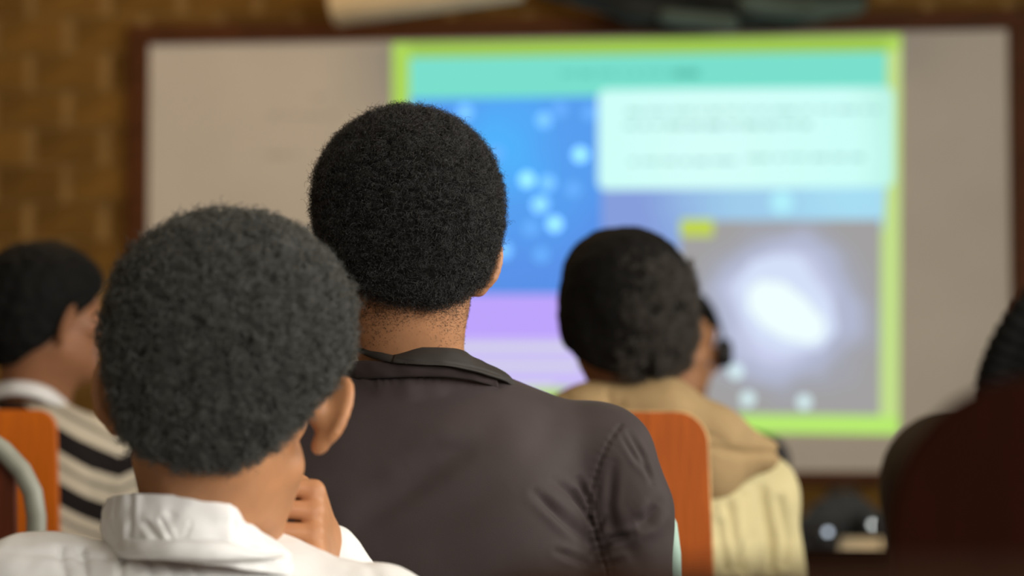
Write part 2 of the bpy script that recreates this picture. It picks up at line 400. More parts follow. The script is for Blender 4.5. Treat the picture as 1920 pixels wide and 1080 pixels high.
def emit_grad(name, stops, center, rad, nz=0.0, nsc=3.0, strength=1.0, stretch=(1, 1)):
    """radial colour ramp of a projected picture, in wall coordinates"""
    m = bpy.data.materials.new(name); m.use_nodes = True; nt = m.node_tree; nt.nodes.remove(nt.nodes['Principled BSDF'])
    tc = nt.nodes.new('ShaderNodeTexCoord'); mp = nt.nodes.new('ShaderNodeMapping')
    u, z = wall_uv(*center, NF); sx, sz = 1 / rad / stretch[0], 1 / rad / stretch[1]
    mp.inputs['Location'].default_value = (-u * sx, 0, -z * sz); mp.inputs['Scale'].default_value = (sx, 0, sz)
    nt.links.new(tc.outputs['Object'], mp.inputs['Vector'])
    ln = nt.nodes.new('ShaderNodeVectorMath'); ln.operation = 'LENGTH'; nt.links.new(mp.outputs[0], ln.inputs[0])
    val = ln.outputs['Value']
    if nz:
        n = nt.nodes.new('ShaderNodeTexNoise'); n.inputs['Scale'].default_value = nsc; n.inputs['Detail'].default_value = 2
        nt.links.new(tc.outputs['Object'], n.inputs['Vector'])
        ma = nt.nodes.new('ShaderNodeMath'); ma.operation = 'MULTIPLY_ADD'; ma.inputs[1].default_value = nz
        sb = nt.nodes.new('ShaderNodeMath'); sb.operation = 'SUBTRACT'; sb.inputs[1].default_value = 0.5
        nt.links.new(n.outputs['Fac'], sb.inputs[0]); nt.links.new(sb.outputs[0], ma.inputs[0]); nt.links.new(val, ma.inputs[2]); val = ma.outputs[0]
    cr = nt.nodes.new('ShaderNodeValToRGB'); cr.color_ramp.interpolation = 'EASE'
    while len(cr.color_ramp.elements) < len(stops): cr.color_ramp.elements.new(0.5)
    for e, (p, c) in zip(cr.color_ramp.elements, stops): e.position = p; e.color = (*lin(c), 1)
    nt.links.new(val, cr.inputs[0])
    e = nt.nodes.new('ShaderNodeEmission'); e.inputs[1].default_value = strength
    nt.links.new(cr.outputs[0], e.inputs[0]); nt.links.new(e.outputs[0], nt.nodes['Material Output'].inputs[0]); return m

sl = flat('projected_slide', [(736, 81), (1690, 66), (1686, 815), (736, 800)], emit('slide_lime', (172, 214, 88)), wb, 0)
sl['label'] = 'projected slide with lime green border'
flat('top_border', [(770, 81), (1660, 68), (1660, 99), (770, 111)], emit('slide_lime_top', (158, 200, 78)), sl, 0.5)
flat('right_border', [(1656, 100), (1689, 90), (1686, 790), (1650, 790)], emit('slide_lime_right', (194, 222, 138)), sl, 0.5)
flat('lower_border', [(1290, 776), (1686, 780), (1686, 815), (1290, 810)], emit('slide_lime_low', (184, 234, 112)), sl, 0.6)
flat('header_band', [(768, 108), (1662, 97), (1662, 200), (768, 200)], emit('slide_teal', (122, 224, 205)), sl, 1)
flat('blue_panel', [(768, 186), (1130, 180), (1130, 556), (768, 556)], emit_grad('slide_blue', [(0.0, (82, 178, 252)), (0.55, (88, 158, 240)), (1.0, (90, 145, 232))], (930, 270), 0.42, 0.5, 4), sl, 2)
flat('purple_panel', [(768, 552), (1130, 552), (1130, 640), (768, 640)], emit('slide_purple', (190, 164, 252)), sl, 3)
flat('lavender_panel', [(768, 634), (1130, 634), (1130, 727), (768, 727)], emit('slide_lavender', (204, 190, 248)), sl, 4)
flats('pale_text_lines', [[(800, y), (x1, y), (x1, y + 12), (800, y + 12)] for y, x1 in ((645, 1070), (680, 1085), (718, 1040))], emit('slide_pale_line', (214, 216, 226)), sl, 5)['kind'] = 'stuff'
flat('sky_panel', [(1128, 340), (1662, 330), (1656, 430), (1128, 560)], emit_grad('slide_periwinkle', [(0.0, (168, 222, 244)), (0.5, (160, 205, 236)), (1.0, (134, 158, 220))], (1600, 370), 0.62, 0.25, 5), sl, 3)
flat('lower_sky_panel', [(1128, 552), (1290, 520), (1290, 790), (1128, 770)], emit('slide_grey_blue', (170, 172, 205)), sl, 4)
gp = flat('galaxy_picture', [(1276, 414), (1652, 412), (1650, 779), (1276, 775)],
     emit_grad('slide_galaxy', [(0.0, (236, 254, 255)), (0.22, (226, 246, 255)), (0.40, (204, 210, 238)), (0.62, (178, 184, 208)), (0.82, (163, 164, 172)), (1.0, (162, 160, 160))], (1468, 582), 0.30, 0.55, 6.0, stretch=(0.95, 0.92)), sl, 5)
flat('galaxy_core', [(1402, 545), (1425, 525), (1470, 530), (1510, 560), (1545, 600), (1545, 632), (1520, 645), (1470, 635), (1430, 612), (1404, 580)], emit('slide_white', (240, 255, 255)), sl, 6)
flat('galaxy_halo', [(1378, 530), (1410, 490), (1450, 478), (1500, 480), (1530, 530), (1560, 565), (1570, 620), (1540, 655), (1470, 660), (1420, 640), (1388, 590)], emit('slide_pale_lilac', (212, 224, 248)), sl, 5.5)
flat('lime_tag', rrect(1275, 410, 1338, 444, 6), emit('slide_lime_tag', (192, 212, 82)), sl, 7)
flat('text_box', rrect(1121, 168, 1676, 356, 16, -0.010), emit_grad('slide_mint_white', [(0.0, (214, 255, 250)), (0.7, (206, 255, 248)), (1.0, (186, 242, 228))], (1330, 290), 0.55), sl, 8)
def words(x0, x1, y, h, seed, skew=-0.008):
    r = np.random.default_rng(seed); x = x0; out = []
    while x < x1 - 8:
        w = min(r.uniform(12, 46), x1 - x); yy = y + skew * (x - x0); hh = h * r.uniform(0.7, 1.1)
        out.append([(x, yy), (x + w, yy), (x + w, yy + hh), (x, yy + hh)]); x += w + r.uniform(5, 9)
    return out
flats('box_text', words(1175, 1650, 206, 7, 1) + words(1172, 1520, 232, 9, 2) + words(1180, 1390, 300, 8, 3) + words(1400, 1620, 293, 7, 4), emit('slide_grey_text', (158, 206, 200)), sl, 9)['kind'] = 'stuff'
flats('header_text', words(1050, 1310, 135, 7, 6) + [[(1265, 130), (1312, 130), (1312, 144), (1265, 144)]], emit('slide_header_text', (92, 186, 170)), sl, 2)['kind'] = 'stuff'
flat('cyan_glow', circ(1466, 379, 22), emit('slide_cyan', (178, 240, 252)), sl, 9)
st_hi = emit('slide_star', (132, 196, 250), 2.1); st_mid = emit('slide_star_soft', (118, 184, 248), 1.5); st_lo = emit('slide_star_faint', (104, 172, 246), 1.15); st_gr = emit('slide_star_pale', (196, 220, 222), 1.35)
for x, y, m_ in ((1088, 290, st_hi), (988, 337, st_hi), (1027, 343, st_mid), (1012, 384, st_hi), (1016, 381, st_mid), (1040, 420, st_hi), (1020, 225, st_mid), (872, 210, st_mid),
                 (930, 288, st_lo), (995, 428, st_lo), (945, 470, st_mid), (1015, 478, st_lo), (1050, 205, st_lo), (1106, 212, st_lo), (1075, 355, st_lo)):
    flat('star', circ(x, y, 13), m_, sl, 4)
for x, y in ((1380, 697), (1402, 748), (1508, 754)): flat('star', circ(x, y, 13), st_gr, sl, 7)
mk = flats('marker_scribble', words(505, 630, 214, 9, 11) + words(585, 615, 180, 7, 12) + words(500, 560, 286, 9, 13), M['marker'], wb, 0.3); mk['label'] = 'faint grey marker scribbles'; mk['kind'] = 'stuff'

# ------------------------------------------------------------------ things above the board
def soft(name, build, lo, hi, res, m, parent, off, smooth=2, disp=None, slots=None):
    f = Field(lo, hi, res); build(f); V, Q = f.mesh(smooth)
    if disp is not None: V = V + vnormals(V, Q) * disp(V)[:, None]
    return mesh_obj(name, V, Q, m, parent, smooth=True, off=off)
a = P(626, 6, 6.58); b = P(975, -42, 6.48)
ro = empty('paper_roll', a, label='cream cardboard roll tilted above the top edge of the whiteboard', cat='roll')
dirv = (b - a) / np.linalg.norm(b - a)
r_ = 0.062
ring = [a, a + dirv * 0.003, a + dirv * 0.3, b]
v, f = tube_vf(ring, [r_ * 0.97, r_, r_, r_], 28, caps=False); mesh_obj('tube_wall', v, f, M['roll'], ro, True, off=a)
v, f = tube_vf([a, b], r_ * 0.9, 28, caps=False); mesh_obj('inner_wall', v, [q[::-1] for q in f], M['roll'], ro, True, off=a)
v1_, _ = tube_vf([a, b], r_ * 0.97, 28, caps=False); v2_, _ = tube_vf([a, b], r_ * 0.9, 28, caps=False)
fr = [(k, (k + 1) % 28, 28 + (k + 1) % 28, 28 + k) for k in range(28)]
mesh_obj('rim', v1_[:28] + v2_[:28], fr, M['roll'], ro, off=a)
ta = P(1300, 10, 6.5); D = 6.55
tp = empty('tarpaulin_bundle', ta, label='dark teal crumpled bundle hanging above the right half of the board', cat='bundle')
def bt(f):
    f.cap(P(1020, -30, D), P(1190, 18, D), 0.035, 0.032, 0.03); f.cap(P(1190, 18, D), P(1330, 40, D), 0.032, 0.030, 0.03)
    f.cap(P(1300, -35, D), P(1600, -20, D), 0.06, 0.05, 0.04); f.cap(P(1100, -50, D), P(1400, -30, D), 0.07, 0.07, 0.03)
    f.cap(P(1400, 30, D), P(1490, 34, D), 0.030, 0.022, 0.03); f.cap(P(1350, 5, D), P(1500, 10, D), 0.04, 0.04, 0.03)
soft('dark_folds', bt, P(960, 90, D) - 0.15, P(1680, -140, D) + 0.15, 0.008, M['tarp'], tp, ta, disp=lambda V: 0.006 * fbm(V, 14))
def bt2(f):
    f.cap(P(1250, 30, D - 0.03), P(1370, 44, D - 0.03), 0.022, 0.026, 0.02)
    f.cap(P(1400, 8, D - 0.05), P(1520, 20, D - 0.05), 0.026, 0.030, 0.02); f.cap(P(1520, 20, D - 0.05), P(1610, 12, D - 0.03), 0.030, 0.022, 0.02)
soft('highlight_folds', bt2, P(1180, 90, D) - 0.12, P(1680, -60, D) + 0.12, 0.006, M['tarp_highlight'], tp, ta, disp=lambda V: 0.004 * fbm(V, 18))  # folds coloured paler to show the bundle's highlights

# ------------------------------------------------------------------ chairs
def plate_vf(w, h, r, t, flare=0.0, curve=0.0, n=8):
    """rounded plywood plate in x/z, thickness along y; top at z=0"""
    pts = []
    for cx, cz, a0 in ((w / 2 - r, -r, 90), (-w / 2 + r, -r, 180), (-w / 2 + r * 0.6, -h + r * 0.6, 270), (w / 2 - r * 0.6, -h + r * 0.6, 360)):
        rr = r if cz == -r else r * 0.6
        order = range(n, -1, -1) if False else range(n + 1)
        for k in order:
            an = math.radians(a0 - 90 + 90 * k / n) if cz == -r and cx > 0 else math.radians(a0 - 90 + 90 * k / n)
            pts.append((cx + rr * math.cos(an), cz + rr * math.sin(an)))
    N = len(pts); V = []; F = []; fm = []
    rows = [(0.0, 0.94), (0.0, 1.0)]
    def yy(x): return curve * ((2 * x / w) ** 2)
    inset = 0.0025
    loops = [(-t / 2, 1 - 2 * inset / w), (-t / 2 + inset, 1.0), (t / 2 - inset, 1.0), (t / 2, 1 - 2 * inset / w)]
    for (y, s) in loops:
        for (x, z) in pts:
            x2 = x * s; z2 = (z + h / 2) * s - h / 2; x2 *= 1 + flare * (-z2 / h); V.append((x2, y + yy(x2), z2))
    for L in range(3):
        for k in range(N):
            k2 = (k + 1) % N; F.append((L * N + k, (L + 1) * N + k, (L + 1) * N + k2, L * N + k2)); fm.append(1)
    # faces: strips across so a curved plate stays smooth
    F.append(tuple(range(N))); fm.append(0); F.append(tuple(3 * N + k for k in range(N))[::-1]); fm.append(0)
    return V, F, fm
def chair(label, x, y, rz, wood, metal, top, w=0.42, h=0.30, r=0.05, edge=None, arch=False, group=None, flare=0.03, seat_z=0.44, posts=0.13, arch_tube=None):
    t = empty('school_chair', (x, y, 0), rz, label=label, cat='chair', group=group)
    V, F, fm = plate_vf(w, h, r, 0.014, flare)
    V = [(a_, b_ - 0.20, c_ + top) for a_, b_, c_ in V]
    mesh_obj('backrest', V, F, wood, t, slots=[wood, edge or wood], fmat=fm)
    V, F, fm = plate_vf(w * 0.95, 0.40, 0.06, 0.016)
    V = [(a_, c_ + 0.22, seat_z - b_) for a_, b_, c_ in V]
    mesh_obj('seat', V, [q[::-1] for q in F], wood, t, slots=[wood, edge or wood], fmat=fm)
    if arch:
        aw, ah = arch
        pts = [(-aw / 2 - 0.02, -0.222, 0.0), (-aw / 2, -0.222, seat_z)] + [(-aw / 2 * math.cos(k) if abs(math.cos(k)) < 0.99 else -aw / 2 * math.copysign(1, math.cos(k)), -0.222, ah - 0.13 + 0.13 * math.sin(k)) for k in np.linspace(0, math.pi, 14)] + [(aw / 2, -0.222, seat_z), (aw / 2 + 0.02, -0.222, 0.0)]
        tube('back_frame', pts, 0.0135, metal, t)
    for s in (-1, 1):
        if not arch: tube('back_post', smooth_path([(s * posts, -0.186, top - 0.07), (s * posts, -0.183, seat_z + 0.1), (s * posts, -0.16, seat_z - 0.02), (s * 0.17, -0.2, 0.0)], 5), 0.0105, metal, t)
        tube('front_leg', [(s * 0.17, 0.19, seat_z - 0.01), (s * 0.18, 0.2, 0.0)], 0.0105, metal, t)
        tube('stretcher', [(s * 0.165, -0.17, 0.18), (s * 0.176, 0.196, 0.18)], 0.008, metal, t)
    return t
def chair_px(label, right_px, top_px, d, w, rz=0.0, left_px=None, **kw):
    q = P(right_px if left_px is None else left_px, top_px, d); c_ = np.array([-(w / 2) if left_px is None else w / 2, 0.20])
    cs, sn = math.cos(rz), math.sin(rz)
    return chair(label, q[0] + c_[0] * cs - c_[1] * sn, q[1] + c_[0] * sn + c_[1] * cs, rz, top=q[2], w=w, **kw)
chair_px('orange plywood chair behind the person in the tan hood', 1327, 770, 3.5, 0.42, wood=M['orange_wood'], metal=M['dark_tube'], edge=M['edge_wood'], r=0.045, h=0.34, flare=0.06)
chair_px('orange plywood chair behind the person in the striped sweater', 106, 768, 3.80, 0.42, wood=M['amber_wood'], metal=M['dark_tube'], edge=M['amber_wood'], r=0.03, h=0.34, flare=0.06)
chair_px('red-brown chair with a pale grey arched tube frame, at the lower left', 30, 835, 3.22, 0.29, wood=M['red_wood'], metal=M['tube'], r=0.03, h=0.30, arch=(0.355, 0.955), flare=0.05)
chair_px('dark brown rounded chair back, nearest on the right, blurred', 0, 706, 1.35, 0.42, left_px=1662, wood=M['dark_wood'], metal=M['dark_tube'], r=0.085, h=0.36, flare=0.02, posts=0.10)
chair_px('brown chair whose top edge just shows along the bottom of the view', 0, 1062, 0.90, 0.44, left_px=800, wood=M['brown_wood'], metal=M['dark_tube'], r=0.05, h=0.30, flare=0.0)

# ------------------------------------------------------------------ people
def head_shape(f, H, R, s, face=True, ears=(1, 1), jaw=1.0, ear_at=(0.080, -0.016)):
    h = lambda x, y, z: H + R @ (np.array([x, y, z]) * s)
    K = lambda k: k * s
    f.ell(h(0, -0.012, 0.035), np.array([0.077, 0.098, 0.080]) * s, R, K(0.02))
    f.ell(h(0, 0.028, -0.040), np.array([0.060, 0.062, 0.070]) * s, R, K(0.03))
    f.ell(h(0, 0.030, -0.078), np.array([0.048 * jaw, 0.052, 0.034]) * s, R, K(0.025))
    f.cap(h(-0.052 * jaw, 0.0, -0.058), h(-0.018, 0.070, -0.094), 0.016 * s, 0.014 * s, K(0.03)); f.cap(h(0.052 * jaw, 0.0, -0.058), h(0.018, 0.070, -0.094), 0.016 * s, 0.014 * s, K(0.03))
    f.ell(h(0, 0.076, -0.096), np.array([0.020, 0.016, 0.016]) * s, R, K(0.02))
    if face:
        for q in (-1, 1):
            f.ell(h(q * 0.043, 0.056, -0.018), np.array([0.022, 0.02, 0.018]) * s, R, K(0.02))
            f.cap(h(q * 0.014, 0.085, 0.022), h(q * 0.045, 0.070, 0.024), 0.010 * s, 0.009 * s, K(0.015))
            f.ell(h(q * 0.031, 0.094, 0.004), np.array([0.016, 0.014, 0.011]) * s, R, K(0.008), sub=True)
            f.ell(h(q * 0.031, 0.076, 0.003), np.array([0.0125] * 3) * s, R, K(0.003))
            f.ell(h(q * 0.013, 0.098, -0.033), np.array([0.009, 0.010, 0.008]) * s, R, K(0.006))
        f.cap(h(0, 0.088, 0.014), h(0, 0.109, -0.028), 0.008 * s, 0.011 * s, K(0.010))
        f.cap(h(-0.018, 0.087, -0.057), h(0.018, 0.087, -0.057), 0.0075 * s, 0.0075 * s, K(0.006))
        f.cap(h(-0.015, 0.086, -0.068), h(0.015, 0.086, -0.068), 0.0085 * s, 0.0085 * s, K(0.006))
    for q, on in ((-1, ears[0]), (1, ears[1])):
        if not on: continue
        fl = math.radians(48 * q)
        E = R @ np.array(Matrix.Rotation(fl, 3, 'Z')) @ np.array(Matrix.Rotation(math.radians(17 * q), 3, 'Y')) @ np.array(Matrix.Rotation(math.radians(-10), 3, 'X'))   # ear plane flares out behind
        c = h(q * ear_at[0], -0.006, ear_at[1])
        e = lambda x, y, z: c + E @ (np.array([x, y, z]) * s)
        f.ell(e(q * 0.002, -0.004, 0.0), np.array([0.0055, 0.0175, 0.029]) * s, E, K(0.004))
        prev = None
        for k in range(15):                                                       # helix rim
            an = math.radians(-62 + 258 * k / 14); p = e(q * (0.0035 + 0.002 * math.sin(an)), -(0.0165 + 0.002 * math.sin(an)) * math.cos(an) - 0.004, 0.0295 * math.sin(an) + 0.001)
            if prev is not None: f.cap(prev, p, 0.0042 * s, 0.0042 * s, K(0.003))
            prev = p
        f.ell(e(q * 0.002, 0.002, -0.029), np.array([0.0058, 0.0095, 0.0095]) * s, E, K(0.006))   # lobe
        f.ell(e(q * 0.009, 0.004, -0.003), np.array([0.0070, 0.010, 0.017]) * s, E, K(0.004), sub=True)
        f.cap(e(-q * 0.012, 0.008, 0.004), e(-q * 0.002, 0.004, -0.004), 0.014 * s, 0.010 * s, K(0.008))
    return h
def hand_shape(f, w, fwd, nrm, side, s=1.0, curl=(35, 45, 30), spread=0.02, thumb=(0.6, 0.5), k=0.004):
    """w wrist, fwd along the hand, nrm out of the palm, side towards the thumb"""
    w, fwd, nrm, side = [np.asarray(x, float) for x in (w, fwd, nrm, side)]
    at = lambda a, b, c: w + (fwd * a + side * b + nrm * c) * s
    f.cap(at(-0.03, 0, 0), at(0.015, 0, 0), 0.024 * s, 0.022 * s, 0.01)
    for b in (-0.030, -0.011, 0.009, 0.028): f.cap(at(0.012, b * 0.55, 0), at(0.086, b, 0), 0.016 * s, 0.0115 * s, 0.010)
    for b, ln in ((-0.033, 0.80), (-0.0115, 0.95), (0.0095, 1.0), (0.0305, 0.92)):
        p = at(0.088, b, 0.0); an = 0.0
        for i, (l, r0, r1) in enumerate(((0.042, 0.0094, 0.0086), (0.026, 0.0086, 0.0078), (0.022, 0.0080, 0.0068))):
            an += math.radians(curl[i]); d = fwd * math.cos(an) + nrm * math.sin(an) + side * (b * spread / 0.02 * 0.5)
            q = p + d * l * ln * s; f.cap(p, q, r0 * s, r1 * s, k if i else max(k, 0.003)); p = q
    p0 = at(0.018, 0.018, 0.006); p1 = at(0.050, 0.046, 0.018); p2 = p1 + (fwd * thumb[0] + nrm * thumb[1] + side * 0.15) * 0.034 * s; p3 = p2 + (fwd * thumb[0] + nrm * (thumb[1] + 0.2) - side * 0.15) * 0.028 * s
    f.cap(p0, p1, 0.0155 * s, 0.0125 * s, 0.01); f.cap(p1, p2, 0.0120 * s, 0.0105 * s, 0.005); f.cap(p2, p3, 0.0105 * s, 0.0085 * s, 0.004)

def person(label, N, yaw, H, hrot, hs, skin, sh=0.19, sdrop=0.075, seat=0.45, hip_back=0.03, neck_r=0.058, head_res=0.004, body_res=0.008, ears=(1, 1), arms=None, hands=None, depth=1.0, legs=True, jaw=1.0, shoes=True, trousers=None, wide=1.0, seat_off=(0, 0), kfwd=0.44, ear_at=(0.080, -0.016)):
    """arms: {side: (shoulder, elbow, wrist)} overrides; everything in world coordinates, root Empty at the floor under the hips"""
    Rb = rotm(yaw); L = lambda x, y, z: np.asarray(N) + Rb @ np.array([x, y, z]); D = lambda x, y, z: Rb @ np.array([x, y, z])
    hip = L(seat_off[0], -hip_back, 0); hip[2] = seat + 0.10
    base = np.array([hip[0], hip[1], 0.0])
    root = empty('person', base, label=label, cat='person')
    spine = hip - N; Ls = np.linalg.norm(spine); zax = -spine / Ls; xax = Rb[:, 0]; yax = np.cross(zax, xax); yax /= np.linalg.norm(yax); xax = np.cross(yax, zax); RS = np.stack([xax, yax, zax], 1)
    A = {}
    for q in (-1, 1):
        S = L(q * sh, 0.01, -sdrop); E = S + D(q * 0.035, 0.05, -0.27); Wr = E + D(-q * 0.07, 0.24, -0.02); A[q] = [S, E, Wr]
    if arms:
        for q, v in arms.items(): A[q] = [np.asarray(x, float) if x is not None else A[q][i] for i, x in enumerate(v)]
    sp = lambda t, y=0.0, x=0.0: N + spine * t + yax * y + xax * x
    def torso(f, g=0.0, kk=0.055):
        for q in (-1, 1):
            f.cap(sp(0.10, 0.0, q * 0.03), A[q][0], 0.048 + g, 0.048 + g, 0.05)
            f.ell(sp(0.40, -0.052 * depth, q * 0.085), np.array([0.075, 0.040, 0.115]) + g, RS, 0.06)
        f.ell(sp(0.16, 0.0), np.array([0.105, 0.070 * depth, 0.062]) + g, RS, 0.05)
        f.ell(sp(0.45, 0.020), np.array([(sh - 0.015) * wide, 0.105 * depth, 0.20]) + g, RS, kk)
        f.ell(sp(0.78, 0.025), np.array([0.148 * wide, 0.108 * depth, 0.19]) + g, RS, kk)
        f.ell(sp(1.0, 0.0), np.array([0.165, 0.125, 0.10]) + g, RS, kk)
    parts = []
    # head and neck
    Rh = rotm(*hrot)
    lo = np.minimum(H, N) - np.array([0.16, 0.17, 0.10]) * hs; hi = np.maximum(H, N) + np.array([0.16, 0.17, 0.15]) * hs
    f = Field(lo, hi, head_res)
    h = head_shape(f, H, Rh, hs, ears=ears, jaw=jaw, ear_at=ear_at)
    f.cap(h(0, -0.028, -0.045), N + D(0, 0.0, -0.01), neck_r * 0.97, neck_r, 0.03)
    f.cap(h(0, 0.0, -0.075), N + D(0, 0.03, 0.0), neck_r * 0.75, neck_r * 0.8, 0.03)
    f.cap(N + D(-0.10, 0.0, -0.06), N + D(0.10, 0.0, -0.06), 0.045, 0.045, 0.05)
    f.cut(N + np.array([0, 0, -0.075]), (0, 0, -1))
    parts.append(f.mesh())
    # trunk, arms, legs
    kn = {q: base + D(q * 0.12, kfwd, seat + 0.07) for q in (-1, 1)}; an = {q: base + D(q * 0.13, kfwd - 0.06, 0.08) for q in (-1, 1)}
    allp = [N, hip] + [p for q in (-1, 1) for p in A[q]] + [kn[q] for q in (-1, 1)] + [an[q] for q in (-1, 1)]
    lo = np.min(allp, 0) - 0.17; hi = np.max(allp, 0) + 0.17; lo[2] = max(lo[2], 0.004)
    f = Field(lo, hi, body_res); torso(f, -0.014)
    for q in (-1, 1):
        f.cap(A[q][0], A[q][1], 0.043, 0.036, 0.03); f.cap(A[q][1], A[q][2], 0.035, 0.022, 0.02)
        if legs:
            f.cap(hip + D(q * 0.085, 0, -0.02), kn[q], 0.078, 0.052, 0.04); f.cap(kn[q], an[q], 0.050, 0.032, 0.02); f.cap(an[q] + np.array([0, 0, -0.03]), an[q] + D(0, 0.14, -0.045), 0.03, 0.024, 0.02)
    parts.append(f.mesh(1))
    for q in (-1, 1):
        E, Wr = A[q][1], A[q][2]; fw = (Wr - E) / np.linalg.norm(Wr - E)
        if hands and q in hands:
            pos, fwd, nrm, side, kw = hands[q]
        else:
            nrm = np.array([0, 0, -1.0]); nrm = nrm - fw * np.dot(nrm, fw); nrm /= np.linalg.norm(nrm); side = np.cross(fw, nrm) * (1 if q == -1 else -1) * -1
            pos, fwd, kw = Wr, fw, {}
            inward = D(-q, 0, 0)
            if np.dot(side, inward) < 0: side = -side
        f = Field(np.asarray(pos) - 0.13, np.asarray(pos) + np.asarray(fwd) * 0.11 + 0.13, 0.0032 if not (hands and q in hands) else 0.0022)
        hand_shape(f, pos, fwd, nrm, side, hs * 0.98, **kw); parts.append(f.mesh(1))
    V, Q = join(parts)
    mesh_obj('body', V, Q, skin, root, True, off=base)
    for q in (-1, 1): pass
    if legs:
        lo2 = np.minimum(hip, np.minimum(an[-1], an[1])) - np.array([0.25, 0.25, 0.06]); hi2 = np.maximum(hip, np.maximum(kn[-1], kn[1])) + np.array([0.25, 0.2, 0.2]); lo2[2] = max(lo2[2], 0.02)
        f = Field(lo2, hi2, 0.010)
        f.ell(hip + np.array([0, 0, 0.0]), np.array([0.172, 0.133, 0.090]), Rb, 0.05)
        for q in (-1, 1):
            f.cap(hip + D(q * 0.085, 0, -0.02), kn[q], 0.087, 0.063, 0.04); f.cap(kn[q], an[q] + np.array([0, 0, 0.04]), 0.062, 0.050, 0.02)
        f.cut(np.array([0, 0, 0.085]), (0, 0, -1)); V, Q = f.mesh(); mesh_obj('trousers', V, Q, trousers or M['denim'], root, True, off=base)
        for q in (-1, 1):
            f = Field(an[q] - np.array([0.1, 0.1, 0.078]), an[q] + D(0, 0.15, 0) + np.array([0.1, 0.1, 0.08]), 0.007)
            f.cap(an[q] + np.array([0, 0, -0.035]), an[q] + D(0, 0.15, -0.042), 0.042, 0.036, 0.02); f.cap(an[q] + np.array([0, 0, -0.035]), an[q] + np.array([0, 0, 0.0]), 0.040, 0.038, 0.02)
            f.cut(np.array([0, 0, 0.003]), (0, 0, -1)); V, Q = f.mesh(); mesh_obj('shoe', V, Q, M['shoe'], root, True, off=base)
    return dict(root=root, base=base, A=A, torso=torso, h=h, Rh=Rh, Rb=Rb, D=D, N=np.asarray(N), hip=hip, sp=sp, hs=hs, H=np.asarray(H))
def garment(pp, name, m, g=0.012, res=0.006, sleeve=1.0, disp=None, extra=None, r_up=(0.055, 0.048), r_lo=(0.045, 0.036), skip_fore=(), slots=None, faces=None, smooth=2, bottom=None, kk=0.055):
    A = pp['A']; pts = [pp['N'], pp['hip']] + [p for q in (-1, 1) for p in A[q]]
    lo = np.min(pts, 0) - 0.19; hi = np.max(pts, 0) + 0.19; lo[2] = max(lo[2], 0.05); hi[2] = max(hi[2], pp['N'][2] + 0.1)
    f = Field(lo, hi, res); pp['torso'](f, g, kk)
    for q in (-1, 1):
        f.cap(A[q][0], A[q][1], r_up[0], r_up[1], 0.035)
        f.cap(A[q][1], A[q][1] + (A[q][2] - A[q][1]) * sleeve, r_lo[0], r_lo[1], 0.02)
    if extra: extra(f)
    f.cut(np.array([0, 0, bottom if bottom else pp['hip'][2] - 0.06]), (0, 0, -1))
    V, Q = f.mesh(smooth)
    if disp is not None: V = V + vnormals(V, Q) * disp(V)[:, None]
    return mesh_obj(name, V, Q, m, pp['root'], True, off=pp['base'])
def proj(V):
    q = V - CAM; d = q[:, 1] * math.cos(PITCH) + q[:, 2] * math.sin(PITCH); yc = -q[:, 1] * math.sin(PITCH) + q[:, 2] * math.cos(PITCH)
    return 960 + FPX * q[:, 0] / d, 540 - FPX * yc / d
def strip(name, top, bot, m, parent, off, rows=6, bulge=0.004, th=0.0028, n=8, wob=0.0, center=None, flip=False, creases=()):
    T = np.array(smooth_path([P(*p) for p in top], n)); B = np.array(smooth_path([P(*p) for p in bot], n))
    def rs(A, k):
        s = np.r_[0, np.cumsum(np.linalg.norm(np.diff(A, axis=0), axis=1))]; t = np.linspace(0, s[-1], k)
        return np.stack([np.interp(t, s, A[:, i]) for i in range(3)], 1)
    k = max(len(T), len(B)); T = rs(T, k); B = rs(B, k); c = np.mean(np.r_[T, B], 0) if center is None else np.asarray(center)
    V = []; F = []
    for j in range(rows + 1):
        t = j / rows; p = T * (1 - t) + B * t; out = p - c; out[:, 2] = 0; out /= np.linalg.norm(out, axis=1)[:, None]
        p = p + out * bulge * math.sin(math.pi * t)
        if wob:
            for i in range(k): p[i] += out[i] * wob * mnoise.noise(Vector(p[i] * 60))
        if creases:
            x_, y_ = proj(p)
            for pts_, dep_, w_ in creases:
                d_, t_, s_ = polydist(x_, y_, pts_); p = p - out * (dep_ * np.exp(-(d_ / w_) ** 2) - 0.4 * dep_ * np.exp(-((d_ - 2 * w_) / w_) ** 2))[:, None]
        V.append(p)
    V = np.concatenate(V)
    for j in range(rows):
        for i in range(k - 1):
            q = (j * k + i, (j + 1) * k + i, (j + 1) * k + i + 1, j * k + i + 1); F.append(q[::-1] if flip else q)
    o = mesh_obj(name, V, F, m, parent, True, off=off)
    s = o.modifiers.new('solidify', 'SOLIDIFY'); s.thickness = th; s.offset = -1
    return o
